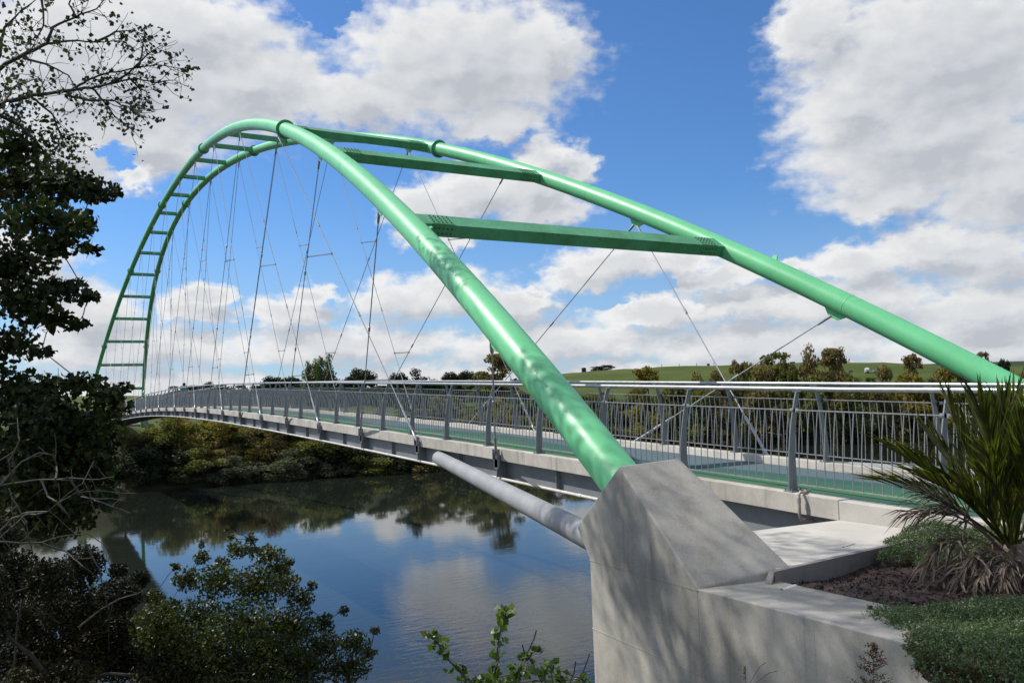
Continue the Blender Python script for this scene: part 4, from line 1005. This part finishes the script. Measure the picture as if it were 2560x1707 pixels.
# ------------------------------------------------------------------ person walking on the bridge
M_TEAL = mat_paint('turquoise_top', (.03, .28, .34), (.03, .22, .28), .8, 8); M_SKIN = mat_paint('skin', (.42, .26, .19), (.36, .22, .16), .6, 9); M_HAIR = mat_paint('dark_hair', (.02, .015, .012), (.03, .022, .018), .6, 30); M_TROUSER = mat_paint('dark_trousers', (.03, .03, .035), (.045, .045, .05), .8, 9)
py_ = 59.3; per = thing('person', 'person in a turquoise top walking on the bridge just behind the left railing', 'person'); per.location = (-1.12, py_, zd(py_) - .132); per.scale = (1.07,) * 3; per.rotation_euler = (0, 0, .2)
def skin_body(name, V, E_, rr, mat, parent, root=0, lv=2):
    me = bpy.data.meshes.new(name); me.from_pydata(V, E_, []); o = link(name, me, mat, parent); o.modifiers.new('skin', 'SKIN')
    for i, r in enumerate(rr): me.skin_vertices[0].data[i].radius = (r, r)
    me.skin_vertices[0].data[root].use_root = True; o.modifiers.new('smooth', 'SUBSURF').levels = lv; return o
V = [(0, 0, .95), (0, 0, 1.15), (0, -.02, 1.38), (0, -.01, 1.50), (0, 0, 1.58), (0, -.01, 1.68), (.09, -.10, .52), (.09, .02, .09), (.09, -.12, .05), (-.09, .12, .52), (-.09, .30, .12), (-.09, .20, .05), (.19, 0, 1.42), (.24, .10, 1.15), (.24, .02, .93), (.24, 0, .84), (-.19, 0, 1.42), (-.24, -.08, 1.15), (-.23, -.20, .97), (-.22, -.24, .89)]
E_ = [(0, 1), (1, 2), (2, 3), (3, 4), (4, 5), (0, 6), (6, 7), (7, 8), (0, 9), (9, 10), (10, 11), (2, 12), (12, 13), (13, 14), (14, 15), (2, 16), (16, 17), (17, 18), (18, 19)]
skin_body('body', V, E_, [.13, .125, .15, .055, .085, .075, .075, .045, .04, .075, .045, .04, .055, .045, .034, .03, .055, .045, .034, .03], M_SKIN, per)
skin_body('top', [(0, 0, .92), (0, 0, 1.15), (0, -.02, 1.40), (.20, 0, 1.42), (.245, .08, 1.20), (-.20, 0, 1.42), (-.245, -.06, 1.20)], [(0, 1), (1, 2), (2, 3), (3, 4), (2, 5), (5, 6)], [.15, .15, .165, .07, .06, .07, .06], M_TEAL, per)
skin_body('trousers', [(0, 0, .93), (.09, -.10, .52), (.09, .02, .12), (-.09, .12, .52), (-.09, .30, .15)], [(0, 1), (1, 2), (0, 3), (3, 4)], [.15, .09, .06, .09, .06], M_TROUSER, per)
mb = MB(); mb.tube([(0, .01, 1.60), (0, .01, 1.66), (0, .01, 1.73), (0, .01, 1.77)], [.098, .112, .09, .02], 12); mb.build('hair', M_HAIR, per, True)

# ------------------------------------------------------------------ planted bed: mulch, ground cover, palm
def mound(x, y): return .05 * np.sin(x * 2.1) * np.cos(y * 1.7) + .03 * np.sin(x * 5 + y * 3)
gxm, gym = np.linspace(-4.70, -1.7, 60), np.linspace(-8.0, .40, 90)
MX, MY = np.meshgrid(gxm, gym); keep_line = lambda x: -.385 + (x + 4.73) * .1087
MY2 = np.minimum(MY, keep_line(MX) - .0); MZ = -.345 + mound(MX, MY2) * .5 + .06 * sstep(-3.6, -2.2, MX) * sstep(.3, -1.2, MY2)
i_ = np.arange(60 * 90).reshape(90, 60); ff = np.stack([i_[:-1, :-1], i_[:-1, 1:], i_[1:, 1:], i_[1:, :-1]], -1).reshape(-1, 4)
m, nt, b = new_mat('bark_mulch'); co = obj_coord(nt); n1 = nnoise(nt, co, 45, 5, .7); g = nt.nodes.new('ShaderNodeNewGeometry')
mc = nramp(nt, nmath(nt, 'ADD', nmath(nt, 'MULTIPLY', n1, .5), nmath(nt, 'MULTIPLY', g.outputs['Random Per Island'], .5)), [(.15, (.012, .008, .006)), (.5, (.042, .025, .02)), (.75, (.085, .052, .042)), (.95, (.24, .18, .15))])
nt.links.new(mc, b.inputs['Base Color']); b.inputs['Roughness'].default_value = .8; bump(nt, b, n1, .6, .02)
rg = np.random.default_rng(66); n = 9000
cx_, cy_ = rg.uniform(-4.74, -1.9, n), rg.uniform(-3.2, .3, n); ok = cy_ < keep_line(cx_) - .04; cx_, cy_ = cx_[ok], cy_[ok]; n = len(cx_)
cz_ = -.345 + mound(cx_, cy_) * .5 + .06 * sstep(-3.6, -2.2, cx_) * sstep(.3, -1.2, cy_) + rg.uniform(.0, .018, n)
V, F4 = leaves(np.stack([cx_, cy_, cz_], 1), rg.uniform(.018, .055, n), .42, rg=rg, fold=.3, updir=1.6)
Vb = np.stack([MX, MY2, MZ], -1).reshape(-1, 3)
mul = link('bark_mulch', raw_mesh('bark_mulch', np.concatenate([Vb, V]), np.concatenate([ff, F4 + len(Vb)])), m)
tag(mul, 'dark reddish brown bark mulch in the planted bed', 'mulch', None, 'stuff')

M_GC = mat_leaf('ground_cover_leaf', [(.05, .085, .038), (.08, .125, .055), (.115, .165, .075), (.15, .20, .095)], .45, .25, .45, 1.4)
M_GCR = mat_leaf('ground_cover_russet', [(.05, .04, .016), (.09, .05, .02), (.14, .075, .03)], .5, .2, .3, 2.0)
def cover(label, blobs, n_sprig, mat, seed, edge, n_edge, leaf=.021):
    """low mat of upright sprigs over smooth lumps (x, y, z, rx, ry, rz)"""
    rg = np.random.default_rng(seed); B = np.array(blobs, float)
    def samples(n, low=False):
        k = rg.choice(len(B), n, p=(B[:, 3] * B[:, 4]) / (B[:, 3] * B[:, 4]).sum()); v = rg.normal(size=(n, 3)); v[:, 2] = np.abs(v[:, 2]) * (.35 if low else 1) ; v /= np.linalg.norm(v, axis=1)[:, None]
        return B[k, :3] + v * B[k, 3:6], v
    def sprigs(p, v, n_l, L):
        up = v * .7 + np.array((0, 0, .6)) + rg.normal(size=p.shape) * .45; up /= np.linalg.norm(up, axis=1)[:, None]; P_, A_ = [], []
        ln = L * rg.uniform(.5, 1.3, len(p))[:, None]
        for j in range(n_l):
            P_.append(p + up * ln * (j / n_l) + rg.normal(size=p.shape) * .006); A_.append(up + rg.normal(size=p.shape) * .8)
        return np.concatenate(P_), np.concatenate(A_)
    p, v = samples(n_sprig); P_, A_ = sprigs(p, v, 6, .055)
    t = leaf_obj('ground_cover', P_, leaf, mat, None, aspect=.5, rg=rg, axis=A_); tag(t, label, 'ground cover', None, 'stuff')
    p, v = samples(n_edge, True); P_, A_ = sprigs(p, v, 5, .05); e = leaf_obj('dry_growth', P_, leaf, M_GCR, t, aspect=.4, rg=rg, axis=A_)
    core = MB()
    for (x, y, z, a, c, d) in blobs:
        secs = []
        for i in range(7):
            th = math.pi / 2 * i / 6; secs.append([(x + .93 * a * math.cos(th) * math.cos(q), y + .93 * c * math.cos(th) * math.sin(q), z - .03 + .9 * d * math.sin(th)) for q in np.linspace(0, 2 * math.pi, 20, endpoint=False)])
        core.loft(secs)
    core.build('twiggy_core', M_BARK_DARK, t, True); return t
def gp(x, y, z): p = atz(x, y, z); return (p[0], p[1])
G1 = []
for (x, y, a, c, d) in ((2095, 1238, .36, .26, .12), (2150, 1218, .42, .34, .18), (2215, 1212, .45, .36, .20), (2185, 1262, .42, .24, .10), (2280, 1235, .5, .40, .18), (2062, 1258, .2, .16, .07)):
    G1.append((*gp(x, y + 30, -.30), -.30, a, c, d + .03))
cover('low green mat of ground cover between the pale landing and the palm', G1, 7000, M_GC, 71, .6, 2400)
G2 = []
for (x, y, a, c, d, z) in ((2075, 1425, .30, .26, .08, -.36), (2130, 1440, .32, .28, .08, -.35), (2215, 1430, .45, .38, .11, -.37), (2320, 1420, .5, .42, .12, -.37), (2195, 1480, .34, .30, .09, -.34), (2265, 1500, .42, .42, .12, -.33), (2350, 1490, .5, .45, .13, -.33), (2200, 1535, .24, .22, .09, -.40), (2255, 1560, .30, .28, .14, -.50), (2320, 1575, .36, .36, .18, -.54), (2390, 1570, .5, .5, .18, -.45), (2035, 1400, .2, .15, .04, -.37)):
    G2.append((*gp(x, y + 10, z), z, a, c, d))
G2 = G2
cover('large green mat of ground cover spilling over the grey retaining wall', G2, 17000, M_GC, 72, .6, 7000)

# palm
PB = np.array((*gp(2335, 1320, -.33), -.33))
M_PALM = mat_leaf('palm_leaf', [(.022, .034, .006), (.05, .062, .010), (.11, .115, .022), (.23, .20, .055)], .42, .38, .5, 3.0)
M_PALMDRY = mat_leaf('dry_palm_leaf', [(.10, .075, .06), (.19, .145, .115), (.32, .26, .21)], .65, .15, .25, 4.0)
palm = thing('fan_palm', 'spiky green palm with dry brown fronds hanging round its base, at the right edge', 'palm')
tk = MB(); rg = np.random.default_rng(81)
tk.tube([PB + (0, 0, -.1), PB + (0, .0, .12), PB + (.0, .02, .2), PB + (.02, .03, .3)], [.13, .15, .13, .06], 14)
for i in range(60):
    a = rg.uniform(0, 6.28); z = rg.uniform(0, .22); e = np.array((math.cos(a), math.sin(a), .0)); p = PB + e * .14 + (0, 0, z); tk.bar(p, p + e * .07 + np.array((0, 0, .09)), .035, .008)
tk.build('trunk', M_PALMDRY, palm)
def frond(tip, base, bow, n, blade, dry, seed, start=.28, spread=.9):
    """a rib with two rows of long narrow leaflets folded up in a V"""
    rg = np.random.default_rng(seed); tip, base = np.asarray(tip, float), np.asarray(base, float)
    t = np.linspace(0, 1, 16)[:, None]; ctl = (base + tip) / 2 + np.asarray(bow, float)
    rib = base * (1 - t) ** 2 + ctl * 2 * t * (1 - t) + tip * t ** 2
    mb = MB(); mb.tube(rib, np.linspace(.016, .003, 16), 6, False); vs, fs = [], []
    up = np.array((0, 0, 1.0))
    for sgn in (-1, 1):
        for i in range(n):
            u = start + (1 - start) * (i + .5) / n; k = min(14, int(u * 15)); f = u * 15 - k; p = rib[k] * (1 - f) + rib[k + 1] * f; d = nz(rib[k + 1] - rib[k])
            s = nz(np.cross(d, up)) * sgn; nn = np.cross(s, d) * sgn
            if nn[2] < 0: nn = -nn
            L = blade * (1.0 - .45 * abs(u - .55)) * rg.uniform(.85, 1.1); w_ = (.025 if not dry else .022) * rg.uniform(.8, 1.2)
            ang = spread * (1.0 - .65 * u) + rg.normal() * .06; dirv = nz(d * math.cos(ang) + (s * .75 + nn * .65) * math.sin(ang))
            if dry: dirv = nz(dirv + rg.normal(size=3) * .35 - up * .25)
            q1 = p + dirv * L * .5; droop = (-.10 if not dry else -.30) * L; q2 = p + dirv * L + up * droop + rg.normal(size=3) * .02
            wv = nz(np.cross(dirv, nn)); o = len(vs)
            vs += [p - wv * w_ * .4, p + wv * w_ * .4, q1 + wv * w_ * .5 + nn * .004, q1 - nn * .006, q1 - wv * w_ * .5 + nn * .004, q2]
            fs += [(o, o + 3, o + 4), (o, o + 1, o + 3), (o + 1, o + 2, o + 3), (o + 3, o + 2, o + 5), (o + 4, o + 3, o + 5)]
    mb.add(vs, fs); return mb.build('frond', M_PALMDRY if dry else M_PALM, palm)
D0 = float((PB - CAM) @ fw); crown = PB + np.array((.02, .03, .22))
FR = [((2165, 885), .1, (-.1, 0, .25)), ((2235, 885), -.5, (0, 0, .25)), ((2055, 985), -.1, (-.05, 0, .35)), ((2040, 1055), .3, (-.1, 0, .40)), ((2285, 890), .3, (0, 0, .2)), ((2345, 900), -.4, (.1, 0, .2)), ((2400, 930), .2, (.1, 0, .3)), ((2470, 980), 0, (.1, 0, .4)), ((2130, 960), .6, (-.1, .1, .3)), ((2200, 930), .8, (0, .1, .3)), ((2330, 960), -.8, (0, -.1, .3)), ((2440, 1080), .5, (.2, 0, .3)), ((2310, 870), .7, (0, .1, .2)), ((2110, 1040), -.5, (-.1, -.1, .35)), ((2500, 1120), -.4, (.2, 0, .3)), ((2250, 990), -.7, (0, -.1, .25)), ((2180, 1050), -.6, (0, -.1, .2))]
FR = FR + [((x + rg.uniform(-25, 35), y + rg.uniform(0, 60)), dd + rg.uniform(-.3, .3), b_) for (x, y), dd, b_ in FR if 2240 < x < 2420]
for i, ((x, y), dd, bow) in enumerate(FR): frond(at(x + 18, y + 62, D0 + dd), crown + rg.normal(size=3) * .03, np.asarray(bow) * .55, 26, .62, False, 200 + i, .30, .55)
DR = [((2095, 1175), -.1, (.0, 0, .35)), ((2135, 1290), -.3, (-.1, 0, .45)), ((2150, 1345), -.5, (0, 0, .25)), ((2200, 1330), -.6, (0, 0, .35)), ((2240, 1350), -.7, (.0, 0, .3)), ((2290, 1350), -.7, (0, -.1, .25)), ((2400, 1340), -.5, (.1, -.1, .2)), ((2460, 1300), .1, (.2, 0, .2)), ((2120, 1130), .1, (-.1, 0, .25))]
for i, ((x, y), dd, bow) in enumerate(DR): frond(at(x, y, D0 + dd), crown - np.array((0, 0, .12)), bow, 26, .36, True, 300 + i, .40, .5)

# small things on the wall and bed
M_REDCHIP = mat_paint('red_brown_chip', (.10, .035, .02), (.06, .025, .015), .8, 20)
for (x, y, s_, label) in ((2048, 1387, .036, 'larger red brown bark chip lying on the wall top'), (1998, 1394, .024, 'smaller bark chip lying on the wall top, left of the larger one')):
    p = atz(x, y, oz + .012); mb = MB(); mb.prism([(-s_, -s_ * .5, -.012), (s_ * .7, -s_ * .6, -.012), (s_, s_ * .3, -.012), (0, s_ * .6, -.012), (-s_ * .9, s_ * .4, -.012)], (s_ * .1, 0, .026)); o = mb.build('bark_chip', M_REDCHIP, None, False, .004, True); o.location = p; tag(o, label, 'bark chip', 'bark chips on the wall')
p = atz(1812, 1352, -.30); pp = MB(); pd = nz(np.array((.9, .25, 0)))
pp.tube([p - pd * .12, p + pd * .12], .022, 14, False); pp.tube([p + pd * .12, p - pd * .12], .018, 14, False)
pipe_o = pp.build('pipe_offcut', M_WHITE, None, True); tag(pipe_o, 'short white plastic pipe in the corner of the mulch bed', 'pipe')
sd = thing('dead_seedling', 'small rust brown cone-shaped seedling standing in front of the grey wall', 'seedling'); rg = np.random.default_rng(91)
Ds = 5.3; base = at(2003, 1640, Ds); top = at(2005, 1478, Ds); s_ = MB(); s_.tube(wiggle(base - (0, 0, .8), top, 9, .03, rg), np.linspace(.006, .002, 9), 6, False); LP = []
for i in range(46):
    u = i / 45; c = base + (top - base) * u; a = rg.uniform(0, 6.28); L = .16 * (1 - u) ** .8 + .015; e = c + np.array((math.cos(a), math.sin(a), .45)) * L; s_.tube([c, (c + e) / 2 - (0, 0, .01), e], [.002, .0016, .001], 4, False)
    for q in np.linspace(.2, 1, 7): LP += [c + (e - c) * q + rg.normal(size=3) * .009 for _ in range(3)]
leaf_obj('needles', np.array(LP), .017, M_GCR, sd, aspect=.5, rg=rg); s_.build('stem', M_BARK_DARK, sd)
gs = thing('grass_stalk', 'pale dry grass stalk with a seed head in front of the wall', 'grass stalk'); s_ = MB(); a, c = at(1705, 1640, 5.2), at(1712, 1530, 5.2)
s_.tube(wiggle(a - (0, 0, .8), c, 8, .02, rg), .0022, 5, False); s_.build('stem', M_PALMDRY, gs)
leaf_obj('seed_head', np.array([at(1709 + rg.normal() * 1.5, rg.uniform(1530, 1562), 5.2) for _ in range(60)]), .016, M_PALMDRY, gs, aspect=.35, rg=rg)
s_ = MB()
for br in ([(1722, 1568), (1745, 1530), (1760, 1520)], [(1735, 1568), (1765, 1545), (1785, 1540)]): s_.tube([at(x, y, 5.25) for x, y in [(br[0][0] - 25, 1700)] + br], .0016, 5, False)
s_.build('dry_blade', M_BARK_DARK, gs)
for (x, y, ang, label) in ((2075, 1273 + 108, .4, 'thin dry twig lying on the mulch nearest the wall'), (1935, 1255, .1, 'thin dark twig lying on the pale landing slab')):
    p = atz(x, y, LZ + .006 if y < 1300 else -.37); mb = MB(); mb.tube(wiggle(p, p + np.array((.22 * math.cos(ang), .22 * math.sin(ang), .004)), 6, .08, rg), .003, 5, False); tag(mb.build('fallen_twig', M_BARK_DARK), label, 'twig')
